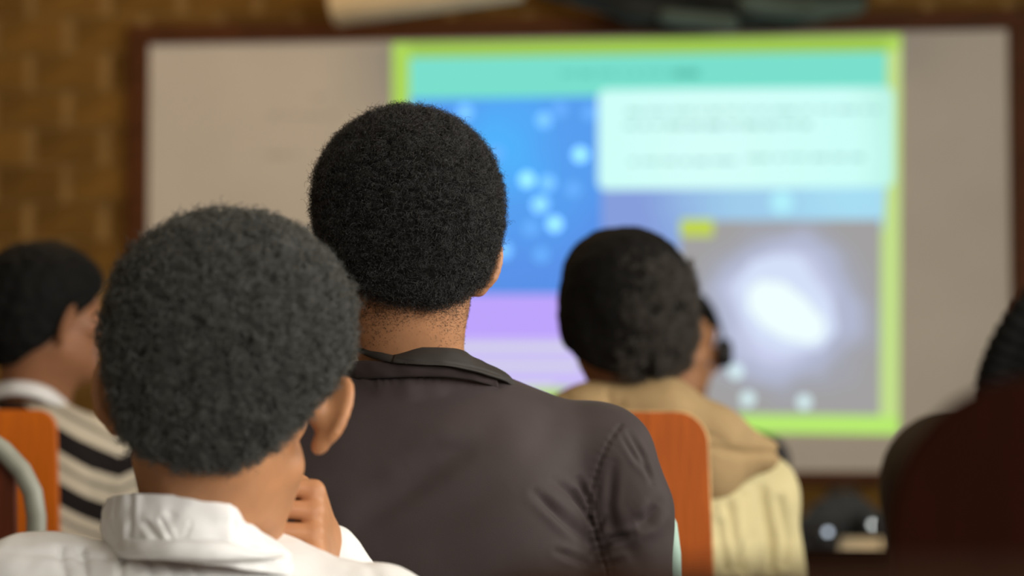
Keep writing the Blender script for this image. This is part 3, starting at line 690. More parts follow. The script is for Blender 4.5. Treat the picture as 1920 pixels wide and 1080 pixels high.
def hair_cap(pp, name, ells, m, plane=(-0.080, 0.82), res=0.004, amp=0.004, freq=60, octs=2, kk=0.03, cuts=(), label=None, planes=()):
    """ells: (centre, radii) in head units; plane (z at the nape, slope) is the hairline from nape over the ears to the forehead"""
    h, R, s = pp['h'], pp['Rh'], pp['hs']
    cs = np.array([h(*c) for c, r in ells]); mr = max(max(r) for c, r in ells) * s
    f = Field(cs.min(0) - mr - 0.02, cs.max(0) + mr + 0.02, res)
    for c, r in ells: f.ell(h(*c), np.array(r) * s, R, kk)
    z0, sl_ = plane; nrm = np.array([0, sl_, -1.0]); nrm /= np.linalg.norm(nrm)
    f.cut(h(0, -0.09, z0), R @ nrm, 0.012)
    for c, r in cuts: f.ell(h(*c), np.array(r) * s, R, 0.008, sub=True)
    for c, n_ in planes: n_ = np.array(n_, float); f.cut(h(*c), R @ (n_ / np.linalg.norm(n_)), 0.015)
    V, Q = f.mesh(2)
    if amp: V = V + vnormals(V, Q) * (amp * fbm(V, freq, octs))[:, None]
    o = mesh_obj(name, V, Q, m, pp['root'], True, off=pp['base'])
    if label: o['label'] = label
    return o, V, Q
def strands(name, V, Q, count, m, parent, off, length=0.012, coil=0.0022, turns=1.6, width=0.00018, K=12, seed=1, keep=None, lean=0.5, clump=70.0, stray=0.06):
    r = np.random.default_rng(seed); tri = np.concatenate([Q[:, [0, 1, 2]], Q[:, [0, 2, 3]]])
    a = np.linalg.norm(np.cross(V[tri[:, 1]] - V[tri[:, 0]], V[tri[:, 2]] - V[tri[:, 0]]), axis=1)
    if keep is not None: a = a * np.asarray(keep(V[tri].mean(1)), float)
    pick = r.choice(len(tri), count, p=a / a.sum()); w = r.dirichlet((1, 1, 1), count)
    root = (V[tri[pick]] * w[:, :, None]).sum(1); N_ = vnormals(V, Q); nr = (N_[tri[pick]] * w[:, :, None]).sum(1); nr /= np.linalg.norm(nr, axis=1)[:, None]
    # direction field: neighbouring strands lean the same way so that they read as small curls
    g = np.array([[mnoise.noise(Vector(p * clump)), mnoise.noise(Vector(p * clump + 31.7)), mnoise.noise(Vector(p * clump + 77.1))] for p in root])
    d = nr + lean * (2.2 * g + r.normal(0, 0.35, (count, 3))); d /= np.linalg.norm(d, axis=1)[:, None]
    ref = np.cross(d, g + r.normal(0, 0.15, (count, 3))); ref /= np.maximum(np.linalg.norm(ref, axis=1), 1e-6)[:, None]; bi = np.cross(d, ref)
    L = length * r.uniform(0.6, 1.25, count) * np.where(r.random(count) < stray, 1.5, 1.0); cr = coil * r.uniform(0.5, 1.4, count); ph = 2 * math.pi * (0.6 * g[:, 0] * 3 + r.uniform(0, 0.45, count)); tn = turns * r.uniform(0.6, 1.3, count)
    t = np.linspace(0, 1, K)[None, :]
    ang = ph[:, None] + 2 * math.pi * tn[:, None] * t; rad = cr[:, None] * np.minimum(1, t * 4)
    p = root[:, None, :] + d[:, None, :] * (L[:, None] * t)[:, :, None] + ref[:, None, :] * (rad * (np.cos(ang) - np.cos(ph)[:, None]))[:, :, None] + bi[:, None, :] * (rad * (np.sin(ang) - np.sin(ph)[:, None]))[:, :, None]
    p = p - np.asarray(off)
    hc = bpy.data.hair_curves.new(name); hc.add_curves([K] * count)
    hc.attributes['position'].data.foreach_set('vector', p.reshape(-1).astype(np.float32))
    ra = hc.attributes.get('radius') or hc.attributes.new('radius', 'FLOAT', 'POINT')
    ra.data.foreach_set('value', (width * np.tile(np.linspace(1.0, 0.55, K), count)).astype(np.float32))
    hc.materials.append(m)
    o = bpy.data.objects.new(name, hc); COL.objects.link(o); o.parent = parent; o['kind'] = 'stuff'; return o
def polydist(px, py, pts):
    best = np.full(px.shape, 1e9); tt = np.zeros(px.shape); acc = 0.0; side = np.zeros(px.shape)
    tot = sum(math.dist(pts[i], pts[i + 1]) for i in range(len(pts) - 1))
    for i in range(len(pts) - 1):
        ax, ay = pts[i]; bx, by = pts[i + 1]; dx, dy = bx - ax, by - ay; L2 = dx * dx + dy * dy
        t = np.clip(((px - ax) * dx + (py - ay) * dy) / L2, 0, 1); ex = px - ax - t * dx; ey = py - ay - t * dy; d = np.hypot(ex, ey)
        m = d < best; best = np.where(m, d, best); tt = np.where(m, (acc + t * math.sqrt(L2)) / tot, tt); side = np.where(m, np.sign(dx * ey - dy * ex), side); acc += math.sqrt(L2)
    return best, tt, side

# ---- the man in the brown jacket (in focus)
dM = 2.70
NM = P(772, 702, 2.735); HM = P(764, 462, dM)
pm = person('person seen from behind in a brown-grey jacket, short black afro, before the projected slide', NM, 0, HM, (10, 2, 1), 1.0, M['skin_m'], sh=0.207, sdrop=0.088, seat=0.45,
            neck_r=0.0585, head_res=0.0024, ear_at=(0.0835, -0.017), arms={1: (P(1124, 854, 2.78), P(1174, 1190, 2.76), None), -1: (P(415, 852, 2.78), P(350, 1190, 2.76), None)}, jaw=0.95)
seam = [(1164, 797), (1141, 830), (1125, 865), (1113, 905), (1103, 945), (1108, 975), (1118, 1005), (1128, 1040), (1140, 1085)]
folds = [([(1005, 925), (1050, 965), (1098, 1012)], 0.0050, 9), ([(1040, 900), (1075, 930), (1102, 960)], 0.0030, 7), ([(1045, 1035), (1095, 1055)], 0.0035, 7), ([(1112, 1042), (1145, 1012), (1185, 1003)], 0.0045, 7), ([(1122, 1068), (1165, 1050)], 0.0035, 6),
         ([(1112, 1002), (1135, 972)], 0.0025, 5), ([(1085, 900), (1106, 950)], 0.0035, 6), ([(1075, 925), (1110, 985)], 0.003, 5), ([(1150, 868), (1143, 950), (1150, 990)], 0.0022, 8), ([(1178, 812), (1205, 860), (1222, 905)], 0.0030, 5), ([(1166, 818), (1190, 858), (1215, 890)], 0.0022, 5),
         ([(1235, 945), (1215, 975), (1190, 985)], 0.0050, 12), ([(640, 1005), (770, 915), (905, 812)], 0.0028, 24), ([(700, 1045), (860, 960), (960, 900)], 0.0018, 30), ([(990, 880), (1030, 800), (1060, 770)], 0.0014, 26), ([(760, 870), (820, 845), (900, 850)], 0.0016, 20), ([(1130, 960), (1200, 1060)], 0.0018, 14)]
def jacket_disp(V):
    # pattern laid on the garment: coordinates of the back as one looks square at it
    x, y = proj(V); back = np.clip((NM[1] + 0.06 - V[:, 1]) / 0.03, 0, 1); out = np.zeros(len(V))
    d, t, sd = polydist(x, y, seam)
    ext = np.where((y > 795) & (y < 1090), 1.0, 0.0)
    out -= 0.0026 * np.exp(-(d / 2.6) ** 2) * ext
    pk = np.sin(t * 130 + 0.5 * np.sin(t * 37)) * np.exp(-(d / 10) ** 2) * (0.3 + 0.9 * np.clip((t - 0.45) * 3, 0, 1)); out += 0.0013 * pk * ext
    out -= 0.0011 * np.exp(-((d - 11) / 2.2) ** 2) * (sd < 0) * ext * (t > 0.4)          # second stitch line
    for pts, dep, w in folds:
        d, t, sd = polydist(x, y, pts); tap = np.sin(np.pi * np.clip(t, 0.04, 0.96)) ** 0.6
        out -= 1.25 * dep * tap * np.exp(-(d / w) ** 2); out += 0.5 * dep * tap * np.exp(-((d - 1.9 * w) / (1.1 * w)) ** 2)
    # gathers under the collar seam
    cs = [(640, 706), (700, 706), (780, 703), (850, 705), (905, 714), (935, 726)]
    d, t, sd = polydist(x, y, cs); gm = np.clip((d < 40) * 1.0, 0, 1)
    out -= 0.0020 * np.exp(-(d / 2.4) ** 2)
    out += 0.0014 * np.sin(t * 95 + 2 * np.sin(t * 23)) * np.exp(-(d / 13) ** 2) * np.clip(1.2 - t, 0.2, 1)
    return out * back + 0.0022 * fbm(V, 9, 2, 3.0)
A1 = pm['A'][1]
def jk_extra(f):
    for k in range(16):
        a0, a1 = 2 * math.pi * k / 16, 2 * math.pi * (k + 1) / 16; rr = lambda a_: NM + np.array([0.064 * math.cos(a_), 0.064 * math.sin(a_), -0.018])
        f.cap(rr(a0), rr(a1), 0.015, 0.015, 0.012)
    f.cap(A1[0] + np.array([0.005, 0.0, 0.0]), P(1172, 960, 2.77), 0.047, 0.049, 0.03); f.cap(P(1172, 960, 2.77), P(1178, 1150, 2.77), 0.048, 0.048, 0.03)
garment(pm, 'jacket', M['jacket'], g=0.004, res=(0.0026, 0.0045, 0.0026), disp=jacket_disp, extra=jk_extra, r_up=(0.046, 0.052), r_lo=(0.05, 0.04), kk=0.06, bottom=0.50)
cN = NM + np.array([0, 0, 0.0])
leaf_t = [(742, 657, 2.66), (765, 652, 2.652), (800, 651, 2.645), (840, 652, 2.65), (866, 656, 2.665), (890, 670, 2.685), (925, 686, 2.705), (952, 702, 2.72), (974, 729, 2.735)]
leaf_b = [(735, 678, 2.64), (762, 682, 2.632), (800, 684, 2.628), (845, 687, 2.633), (880, 693, 2.645), (910, 700, 2.66), (935, 709, 2.68), (955, 718, 2.70), (972, 731, 2.73)]
strip('collar', leaf_t, leaf_b, M['collar'], pm['root'], pm['base'], rows=18, bulge=0.003, wob=0.0022, center=cN, creases=[([(745, 673), (762, 676), (800, 678.5), (845, 681), (880, 687), (910, 694.5), (935, 703.5)], 0.0009, 1.6)])
# the turned-up end of the collar on the left
strip('collar_flap', [(664, 657, 2.70), (676, 648, 2.69), (695, 646, 2.675), (715, 651, 2.665), (735, 662, 2.655), (760, 676, 2.64)], [(668, 658, 2.695), (690, 669, 2.67), (710, 675, 2.655), (728, 679, 2.645), (745, 681, 2.64), (762, 683, 2.632)], M['collar'], pm['root'], pm['base'], bulge=0.004, wob=0.001, center=cN)
strip('collar_stand', [(648, 680, 2.70), (680, 676, 2.67), (720, 678, 2.652), (770, 682, 2.645), (840, 686, 2.648), (890, 694, 2.665), (925, 706, 2.685)], [(640, 712, 2.71), (680, 711, 2.675), (720, 709, 2.655), (775, 707, 2.648), (845, 708, 2.652), (895, 716, 2.672), (936, 730, 2.70)], M['jacket'], pm['root'], pm['base'], bulge=0.002, wob=0.003, center=cN)
strip('shirt_collar', [(655, 648, 2.74), (668, 655, 2.71), (700, 664, 2.685), (775, 662, 2.672), (850, 664, 2.685), (872, 664, 2.72), (877, 662, 2.76)], [(655, 700, 2.735), (668, 700, 2.705), (700, 700, 2.68), (775, 700, 2.668), (850, 700, 2.68), (878, 690, 2.715), (886, 690, 2.76)], M['white'], pm['root'], pm['base'], bulge=0.001, center=cN)
o = tube('shirt_cuff', [P(1236, 925, 2.83), P(1250, 985, 2.83), P(1257, 1040, 2.83), P(1260, 1120, 2.83)], [0.005, 0.0125, 0.0125, 0.012], M['teal'], pm['root'], off=pm['base']); o['label'] = 'pale teal cloth showing past the sleeve'
ho, hV, hQ = hair_cap(pm, 'hair', [((-0.003, -0.010, 0.056), (0.099, 0.110, 0.094)), ((-0.001, -0.024, 0.010), (0.093, 0.093, 0.085)), ((0.000, -0.042, -0.042), (0.068, 0.062, 0.055))], M['hair'], plane=(-0.066, 0.72), res=0.003, amp=0.0040, freq=70, octs=3, cuts=[((0, 0.115, -0.02), (0.085, 0.06, 0.075)), ((0.106, 0.012, -0.035), (0.034, 0.060, 0.042)), ((-0.106, 0.012, -0.035), (0.034, 0.060, 0.042))])
vis = lambda c: c[:, 1] < HM[1] + 0.06
strands('hair_curls', hV, hQ, 34000, M['strand'], ho, pm['base'], length=0.0088, coil=0.0025, turns=1.4, width=0.00017, K=12, seed=2, keep=vis, lean=0.55, clump=95)
# stubble below the hairline at the nape and by the ear
bd = [c for c in pm['root'].children if c.name.startswith('body')][0]
nv = len(bd.data.vertices); co = np.empty(nv * 3); bd.data.vertices.foreach_get('co', co); co = co.reshape(-1, 3) + pm['base']
fq = np.array([tuple(p.vertices) for p in bd.data.polygons if len(p.vertices) == 4])
def nape(c):
    q = (c - HM) @ pm['Rh']
    z = q[:, 2] - (-0.072 + 0.72 * (q[:, 1] + 0.09)); fall = 0.009 + 0.013 * np.clip((q[:, 0] - 0.012) / 0.03, 0, 1) + 0.018 * np.clip((-0.008 - q[:, 0]) / 0.04, 0, 1)
    return np.exp(-np.maximum(-z - 0.002, 0) / fall) * (z < 0.012) * (q[:, 1] < 0.03) * (q[:, 2] > -0.17) * (np.abs(q[:, 0]) < 0.075)
strands('nape_stubble', co, fq, 16000, M['strand'], ho, pm['base'], length=0.0015, coil=0.0006, turns=1.1, width=0.00009, K=6, seed=5, keep=nape, lean=0.5, clump=900)

# ---- the boy in white (nearest, on the left)
dB = 2.24
NB = P(398, 1075, 2.32); HB = P(421, 738, dB)
def unit(v): v = np.asarray(v, float); return v / np.linalg.norm(v)
hf = unit((-0.02, -0.93, 0.36)); hn = np.array([-0.98, 0.05, -0.05]); hn = unit(hn - hf * np.dot(hn, hf)); hsd = np.cross(hf, hn); hsd = hsd if hsd[2] > 0 else -hsd
wB = P(604, 1034, 2.41)
pb = person('person seen from behind in a white shirt, thick black hair, fist held to the chin', NB, 0, HB, (-3, 0, 5), 1.08, M['skin_b'], sh=0.155, sdrop=0.060, seat=0.40, kfwd=0.30, hip_back=0.20, neck_r=0.0625, head_res=0.0028, jaw=1.08, ear_at=(0.090, -0.008),
            arms={1: (P(716, 1178, 2.27), P(770, 1310, 2.50), wB), -1: (P(88, 1120, 2.30), None, None)},
            hands={1: (wB, hf, hn, hsd, dict(curl=(74, 62, 40), thumb=(0.3, 0.8), k=0.0022))})
def white_disp(V):
    x, y = proj(V); out = 0.0030 * fbm(V, 16, 3, 5.0)
    for x0 in (110, 150, 232, 275, 318, 335, 362):
        d, t, sd = polydist(x, y, [(x0, 1030), (x0 + (14 if x0 % 4 else -10), 1100)]); out -= 0.0075 * np.exp(-(d / 6) ** 2) * (V[:, 1] < NB[1]) * np.clip(1.1 - t, 0, 1)
    for pts, dep, w in (([(0, 1034), (90, 1040), (200, 1046)], 0.002, 5), ([(200, 1043), (330, 1052), (520, 1062)], 0.003, 7), ([(640, 1010), (720, 1090)], 0.002, 10)):
        d, t, sd = polydist(x, y, pts); out -= dep * np.exp(-(d / w) ** 2) * (V[:, 1] < NB[1] + 0.05)
    return out
def wb_extra(f):
    f.cap(P(30, 1082, 2.30), P(150, 1110, 2.28), 0.034, 0.030, 0.03)
    f.cap(P(330, 1092, 2.28), P(470, 1100, 2.28), 0.045, 0.045, 0.03); f.ell(P(385, 1085, 2.26), (0.095, 0.085, 0.028), None, 0.02)
garment(pb, 'shirt', M['white'], g=0.004, res=0.0045, disp=white_disp, extra=wb_extra, r_up=(0.050, 0.052), r_lo=(0.056, 0.036), sleeve=0.97, bottom=0.45)
strip('shirt_collar', [(196, 960, 2.32), (199, 938, 2.27), (222, 928, 2.22), (262, 926, 2.19), (330, 928, 2.172), (400, 934, 2.17), (438, 938, 2.178), (448, 950, 2.185), (462, 975, 2.195), (510, 1008, 2.22), (560, 1038, 2.26), (612, 1062, 2.31)],
      [(207, 1040, 2.31), (214, 1044, 2.26), (240, 1048, 2.21), (290, 1050, 2.175), (340, 1054, 2.155), (400, 1060, 2.15), (440, 1064, 2.155), (465, 1068, 2.165), (490, 1072, 2.175), (530, 1078, 2.20), (575, 1086, 2.24), (620, 1094, 2.29)],
      M['white'], pb['root'], pb['base'], rows=24, n=14, bulge=0.006, wob=0.0035, th=0.003, center=NB + np.array([-0.03, 0, 0]),
      creases=[([(312, 958), (328, 968)], 0.0012, 3), ([(302, 974), (322, 1012)], 0.0035, 3.5), ([(358, 980), (347, 1008)], 0.0028, 3), ([(246, 930), (244, 985), (240, 1010)], 0.003, 6), ([(275, 985), (296, 1012)], 0.004, 6), ([(440, 945), (440, 1010)], 0.002, 5), ([(470, 1030), (520, 1040)], 0.004, 6)])
strip('collar_band', [(203, 1006, 2.285), (240, 1010, 2.195), (300, 1012, 2.155), (350, 1012, 2.142), (400, 1013, 2.14), (440, 1020, 2.146), (480, 1034, 2.16), (530, 1040, 2.19)], [(206, 1044, 2.285), (240, 1048, 2.195), (300, 1048, 2.15), (350, 1050, 2.138), (400, 1052, 2.135), (440, 1052, 2.143), (480, 1050, 2.158), (530, 1046, 2.19)],
      M['white'], pb['root'], pb['base'], bulge=0.004, wob=0.001, th=0.002, center=NB)
# cuff around the wrist of the raised hand
hoB, hV, hQ = hair_cap(pb, 'hair', [((0.001, -0.006, 0.060), (0.100, 0.112, 0.091)), ((0.001, -0.022, 0.012), (0.097, 0.100, 0.088)), ((0.0, -0.042, -0.030), (0.078, 0.066, 0.050))], M['hair_b'], plane=(-0.060, 0.70), res=0.0032, amp=0.0075, freq=80, octs=3, cuts=[((0, 0.118, -0.02), (0.09, 0.06, 0.075)), ((0.112, 0.010, -0.030), (0.040, 0.065, 0.046)), ((-0.122, -0.015, -0.034), (0.044, 0.100, 0.062))], planes=[((0.069, -0.08, -0.024), (1.14, 0.3, -1)), ((-0.074, -0.08, -0.030), (-2.2, 0.3, -1))])
strands('hair_curls', hV, hQ, 15000, M['strand_b'], hoB, pb['base'], length=0.0095, coil=0.0036, turns=1.4, width=0.00036, K=10, seed=3, keep=lambda c: c[:, 1] < HB[1] + 0.06, lean=0.5, clump=85)

# ---- the person in the tan hood
NH = P(1186, 800, 3.89); HH = P(1166, 580, 3.85)
ph = person('person in a tan hood and cream top, dark hair, on the orange chair', NH, 0, HH, (14, 0, 3), 1.0, M['skin_d'], sh=0.212, sdrop=0.10, seat=0.468, hip_back=0.12, neck_r=0.058,
            arms={1: (P(1428, 925, 3.90), P(1455, 1190, 3.90), None)})
def cream_disp(V):
    x, y = proj(V); out = 0.003 * fbm(V, 10, 2, 8.0)
    for pts, dep, w in (([(1395, 930), (1405, 1010), (1390, 1075)], 0.010, 9), ([(1425, 920), (1440, 1000), (1448, 1070)], 0.009, 9), ([(1368, 950), (1375, 1010), (1388, 1070)], 0.010, 9), ([(1350, 985), (1362, 1070)], 0.009, 8), ([(1460, 940), (1474, 1010), (1468, 1060)], 0.008, 9)):
        d, t, sd = polydist(x, y, pts); out -= 0.75 * dep * np.exp(-(d / w) ** 2); out += 0.3 * dep * np.exp(-((d - 2 * w) / w) ** 2)
    return out
garment(ph, 'cream_top', M['cream'], g=0.006, res=(0.005, 0.007, 0.005), disp=cream_disp, r_up=(0.055, 0.060), r_lo=(0.055, 0.045), bottom=0.5)
def hood_shape(f):
    f.ell(P(1186, 765, 3.86), (0.095, 0.085, 0.040), None, 0.03)
    f.cap(P(1110, 772, 3.80), P(1250, 765, 3.78), 0.038, 0.036, 0.03)
    f.cap(P(1245, 765, 3.80), P(1340, 815, 3.78), 0.040, 0.040, 0.04); f.cap(P(1340, 815, 3.78), P(1436, 850, 3.80), 0.040, 0.021, 0.04)
    f.cap(P(1240, 790, 3.78), P(1330, 895, 3.775), 0.05, 0.045, 0.04); f.cap(P(1335, 880, 3.775), P(1420, 858, 3.79), 0.030, 0.022, 0.03)
    f.cap(P(1110, 775, 3.80), P(1000, 830, 3.80), 0.036, 0.036, 0.04); f.cap(P(1000, 830, 3.80), P(940, 880, 3.84), 0.05, 0.05, 0.04); f.cap(P(1080, 800, 3.78), P(1000, 890, 3.775), 0.05, 0.045, 0.04)
    f.ell(P(1180, 850, 3.76), (0.13, 0.035, 0.085), None, 0.04)
def hood_disp(V):
    x, y = proj(V); out = 0.002 * fbm(V, 12, 2, 2.0)
    for pts, dep, w in (([(1330, 838), (1400, 850), (1462, 848)], 0.009, 6), ([(1290, 800), (1360, 830)], 0.004, 8), ([(1060, 750), (1110, 762), (1165, 758)], 0.006, 6), ([(1140, 735), (1146, 770)], 0.005, 5)):
        d, t, sd = polydist(x, y, pts); out -= dep * np.exp(-(d / w) ** 2)
    return out
f = Field(P(900, 1000, 3.8) - np.array([0.05, 0.25, 0.05]), P(1500, 680, 3.8) + np.array([0.05, 0.25, 0.05]), 0.005); hood_shape(f); V, Q = f.mesh(); V = V + vnormals(V, Q) * hood_disp(V)[:, None]
mesh_obj('hood', V, Q, M['tan'], ph['root'], True, off=ph['base'])
hoH, hV, hQ = hair_cap(ph, 'hair', [((0.0, -0.008, 0.050), (0.100, 0.112, 0.082)), ((0.004, -0.022, 0.0), (0.099, 0.098, 0.090)), ((0.022, -0.045, -0.050), (0.080, 0.066, 0.066)), ((-0.010, -0.035, -0.075), (0.062, 0.055, 0.050)), ((-0.056, -0.008, -0.020), (0.046, 0.050, 0.062)), ((-0.046, -0.018, -0.066), (0.040, 0.046, 0.046))], M['hair'], plane=(-0.118, 0.62), res=0.004, amp=0.0025, freq=40, cuts=[((0, 0.115, -0.02), (0.085, 0.06, 0.075))])
def curlside(c):
    q = (c - HH) @ ph['Rh']; return np.clip((q[:, 0] + 0.035) / 0.06, 0, 1) * np.clip((0.085 - q[:, 2]) / 0.05, 0, 1) * (q[:, 1] < 0.03) * np.clip(0.5 + 1.8 * fbm(c, 45, 1), 0.02, 1)
strands('hair_curls', hV, hQ, 3800, mat('dark_brown_hair_strand', (0.045, 0.037, 0.028), 0.5, 0.5), hoH, ph['base'], length=0.012, coil=0.0045, turns=1.3, width=0.0005, K=10, seed=7, keep=curlside, lean=0.6, clump=50)

# ---- the person in the striped sweater
NS = P(62, 778, 4.22); HS = P(88, 592, 4.2)
ps = person('person at the left in a black and cream striped sweater with a white collar', NS, -18, HS, (-52, 0, 0), 1.0, M['skin_d'], sh=0.185, sdrop=0.085, seat=0.468, hip_back=0.18, neck_r=0.056,
            arms={1: (P(190, 850, 4.24), P(232, 1090, 4.24), None)})
def stripes():
    m = mat('black_cream_stripes', (0.6, 0.5, 0.36), 0.9, 0.1); nt = m.node_tree; b = nt.nodes['Principled BSDF']
    tc = nt.nodes.new('ShaderNodeTexCoord'); sx = nt.nodes.new('ShaderNodeSeparateXYZ'); nt.links.new(tc.outputs['Object'], sx.inputs[0])
    def ma(op, a, b_=None, c_=None):
        n = nt.nodes.new('ShaderNodeMath'); n.operation = op
        for i, v in enumerate((a, b_, c_)):
            if v is None: continue
            if isinstance(v, (int, float)): n.inputs[i].default_value = v
            else: nt.links.new(v, n.inputs[i])
        return n.outputs[0]
    # the bands run down over the back and kick up again on the sleeve
    q_ = P(150, 835, 4.17) - ps['base']; off_ = 0.21 * 0.083 - (q_[2] - 0.58 * abs(q_[0] - 0.212)) + 0.83
    ax = ma('ABSOLUTE', ma('SUBTRACT', sx.outputs[0], 0.212))
    zz = ma('SUBTRACT', sx.outputs[2], ma('MULTIPLY', ax, 0.58))
    fr = ma('FRACT', ma('MULTIPLY', ma('ADD', zz, off_), 1 / 0.083))
    st = ma('MULTIPLY', ma('GREATER_THAN', fr, 0.42), ma('SUBTRACT', 1.0, ma('MULTIPLY', 0.6, ma('LESS_THAN', ma('ABSOLUTE', ma('SUBTRACT', fr, 0.73)), 0.045))))
    mx = nt.nodes.new('ShaderNodeMix'); mx.data_type = 'RGBA'; mx.inputs[6].default_value = (0.018, 0.014, 0.014, 1); mx.inputs[7].default_value = (0.62, 0.55, 0.43, 1)
    nt.links.new(st, mx.inputs[0]); nt.links.new(mx.outputs[2], b.inputs['Base Color']); return m
garment(ps, 'striped_sweater', stripes(), g=0.006, res=0.006, disp=lambda V: 0.003 * fbm(V, 10, 2, 4.0), r_up=(0.056, 0.054), r_lo=(0.05, 0.04), bottom=0.5)
strip('white_collar', [(-60, 735, 4.26), (-20, 722, 4.18), (20, 714, 4.145), (60, 716, 4.14), (95, 728, 4.155), (120, 748, 4.19), (135, 772, 4.24)], [(-62, 770, 4.25), (-20, 752, 4.165), (20, 742, 4.13), (60, 745, 4.125), (95, 757, 4.14), (118, 768, 4.18), (133, 778, 4.235)], M['white'], ps['root'], ps['base'], bulge=0.006, center=NS)
hoS, hV, hQ = hair_cap(ps, 'hair', [((0, -0.010, 0.050), (0.094, 0.112, 0.080)), ((0, -0.028, 0.000), (0.090, 0.098, 0.095)), ((0, -0.050, -0.045), (0.068, 0.058, 0.060))], M['hair'], plane=(-0.095, 0.80), res=0.005, amp=0.005, freq=55, cuts=[((0, 0.115, -0.02), (0.085, 0.06, 0.075)), ((0.088, 0.03, -0.045), (0.035, 0.045, 0.05))])

# ---- the person facing the room, half hidden beyond the hooded person
NF_ = P(1285, 800, 5.22); HF = P(1274, 652, 5.2)
pf = person('person facing the room, dark top, half hidden behind the head of the hooded person', NF_, 165, HF, (176, 0, -3), 1.0, M['skin_m'], sh=0.165, sdrop=0.08, seat=0.468, hip_back=0.05, neck_r=0.054,
            arms={-1: (P(1428, 866, 5.22), None, None)})
garment(pf, 'dark_top', M['navy'], g=0.006, res=0.009, r_up=(0.054, 0.05), r_lo=(0.05, 0.04), bottom=0.5)
hair_cap(pf, 'hair', [((0, -0.012, 0.050), (0.081, 0.104, 0.078)), ((0, -0.045, 0.0), (0.070, 0.072, 0.085))], M['hair'], plane=(-0.085, 0.95), res=0.006, amp=0.003, freq=50, cuts=[((0, 0.112, -0.02), (0.10, 0.07, 0.085)), ((0.096, 0.02, 0.0), (0.036, 0.07, 0.062)), ((-0.096, 0.02, 0.0), (0.036, 0.07, 0.062))])
ec = P(1358, 662, 5.19); hd = empty('headset', ec, label='black headset ear piece beside the face of the half hidden person', cat='headset')
v, f_ = tube_vf([ec + np.array([-0.016, 0, 0]), ec + np.array([-0.012, 0, 0]), ec + np.array([0.008, 0, 0]), ec + np.array([0.016, 0, 0])], [0.026, 0.031, 0.030, 0.022], 20); mesh_obj('ear_cup', v, f_, M['black'], hd, True, off=ec)
cw = P(1274, 652, 5.2); arc = [cw + np.array([0.0965 * math.cos(a_), 0.02, -0.01 + 0.138 * math.sin(a_)]) for a_ in np.linspace(0.02, math.pi - 0.02, 24)]
tube('headband', arc, 0.004, M['black'], hd, off=ec)
ec2 = arc[-1]; v, f_ = tube_vf([ec2 + np.array([-0.016, 0, 0]), ec2 + np.array([-0.008, 0, 0]), ec2 + np.array([0.014, 0, 0])], [0.022, 0.030, 0.026], 20); mesh_obj('ear_cup', v, f_, M['black'], hd, True, off=ec)
chair_px('red-brown chair behind the person facing the room', 0, 885, 5.44, 0.42, rz=math.pi, left_px=1487, wood=M['frame_wood'], metal=M['dark_tube'], r=0.04, h=0.30)

# ---- the person with braids on the far right
NR = P(2170, 800, 1.93); HR = P(2200, 490, 1.90)
pr = person('person with dark braids and dark olive clothes, cut off by the right side', NR, -8, HR, (-10, 0, 0), 1.0, M['skin_d'], sh=0.155, sdrop=0.085, seat=0.468, hip_back=0.16, neck_r=0.052,
            arms={-1: (P(1785, 905, 1.93), None, None)})
def r_extra(f): f.cap(P(1985, 650, 1.95), P(1950, 790, 1.95), 0.022, 0.045, 0.03)
garment(pr, 'dark_olive_top', mat('olive_brown_cloth', (0.055, 0.040, 0.024), 0.9, 0.1), g=0.004, res=0.007, extra=r_extra, r_up=(0.046, 0.046), r_lo=(0.045, 0.04), bottom=0.5)
hoR, hV, hQ = hair_cap(pr, 'hair', [((0, -0.010, 0.050), (0.090, 0.108, 0.078)), ((0, -0.030, 0.000), (0.088, 0.095, 0.092)), ((0, -0.045, -0.06), (0.07, 0.06, 0.06))], M['hair'], plane=(-0.11, 0.85), res=0.005, amp=0.003, freq=55, cuts=[((0, 0.115, -0.02), (0.085, 0.06, 0.075))])
for k, (dx, dy, dd, r0) in enumerate(((0, 0, 0, 0.0125), (22, 8, 0.015, 0.012), (42, 20, 0.03, 0.011), (16, -14, 0.03, 0.011))):
    path = smooth_path([P(2040 + dx * 0.3, 480 + dy, 1.86 + dd), P(1965 + dx * 0.5, 540 + dy, 1.85 + dd), P(1905 + dx, 610 + dy, 1.85 + dd), P(1870 + dx, 680 + dy, 1.86 + dd), P(1858 + dx, 735 + dy * 0.5, 1.87 + dd), P(1862 + dx, 800, 1.88 + dd)], 14)
    rr = [r0 * (0.85 + 0.22 * abs(math.sin(i * 0.75))) for i in range(len(path))]
    o = tube('braid', path, rr, M['hair'], hoR, 10, off=pr['base'])

# ------------------------------------------------------------------ seats out of view under the first two people
def stool(label, x, y, h):
    t = empty('wooden_stool', (x, y, 0), label=label, cat='stool')
    box('seat', -0.17, 0.17, -0.15, 0.15, h - 0.03, h, M['brown_wood'], t, 0.006)
    for a_ in (-1, 1):
        for b_ in (-1, 1): box('leg', a_ * 0.14 - 0.018, a_ * 0.14 + 0.018, b_ * 0.12 - 0.018, b_ * 0.12 + 0.018, 0, h - 0.03, M['brown_wood'], t)
        box('stretcher', a_ * 0.14 - 0.01, a_ * 0.14 + 0.01, -0.102, 0.102, 0.14, 0.17, M['brown_wood'], t)
stool('brown wooden stool under the person in the brown-grey jacket', pm['base'][0], pm['base'][1], 0.435)
stool('brown wooden stool under the person in the white shirt', pb['base'][0], pb['base'][1], 0.385)

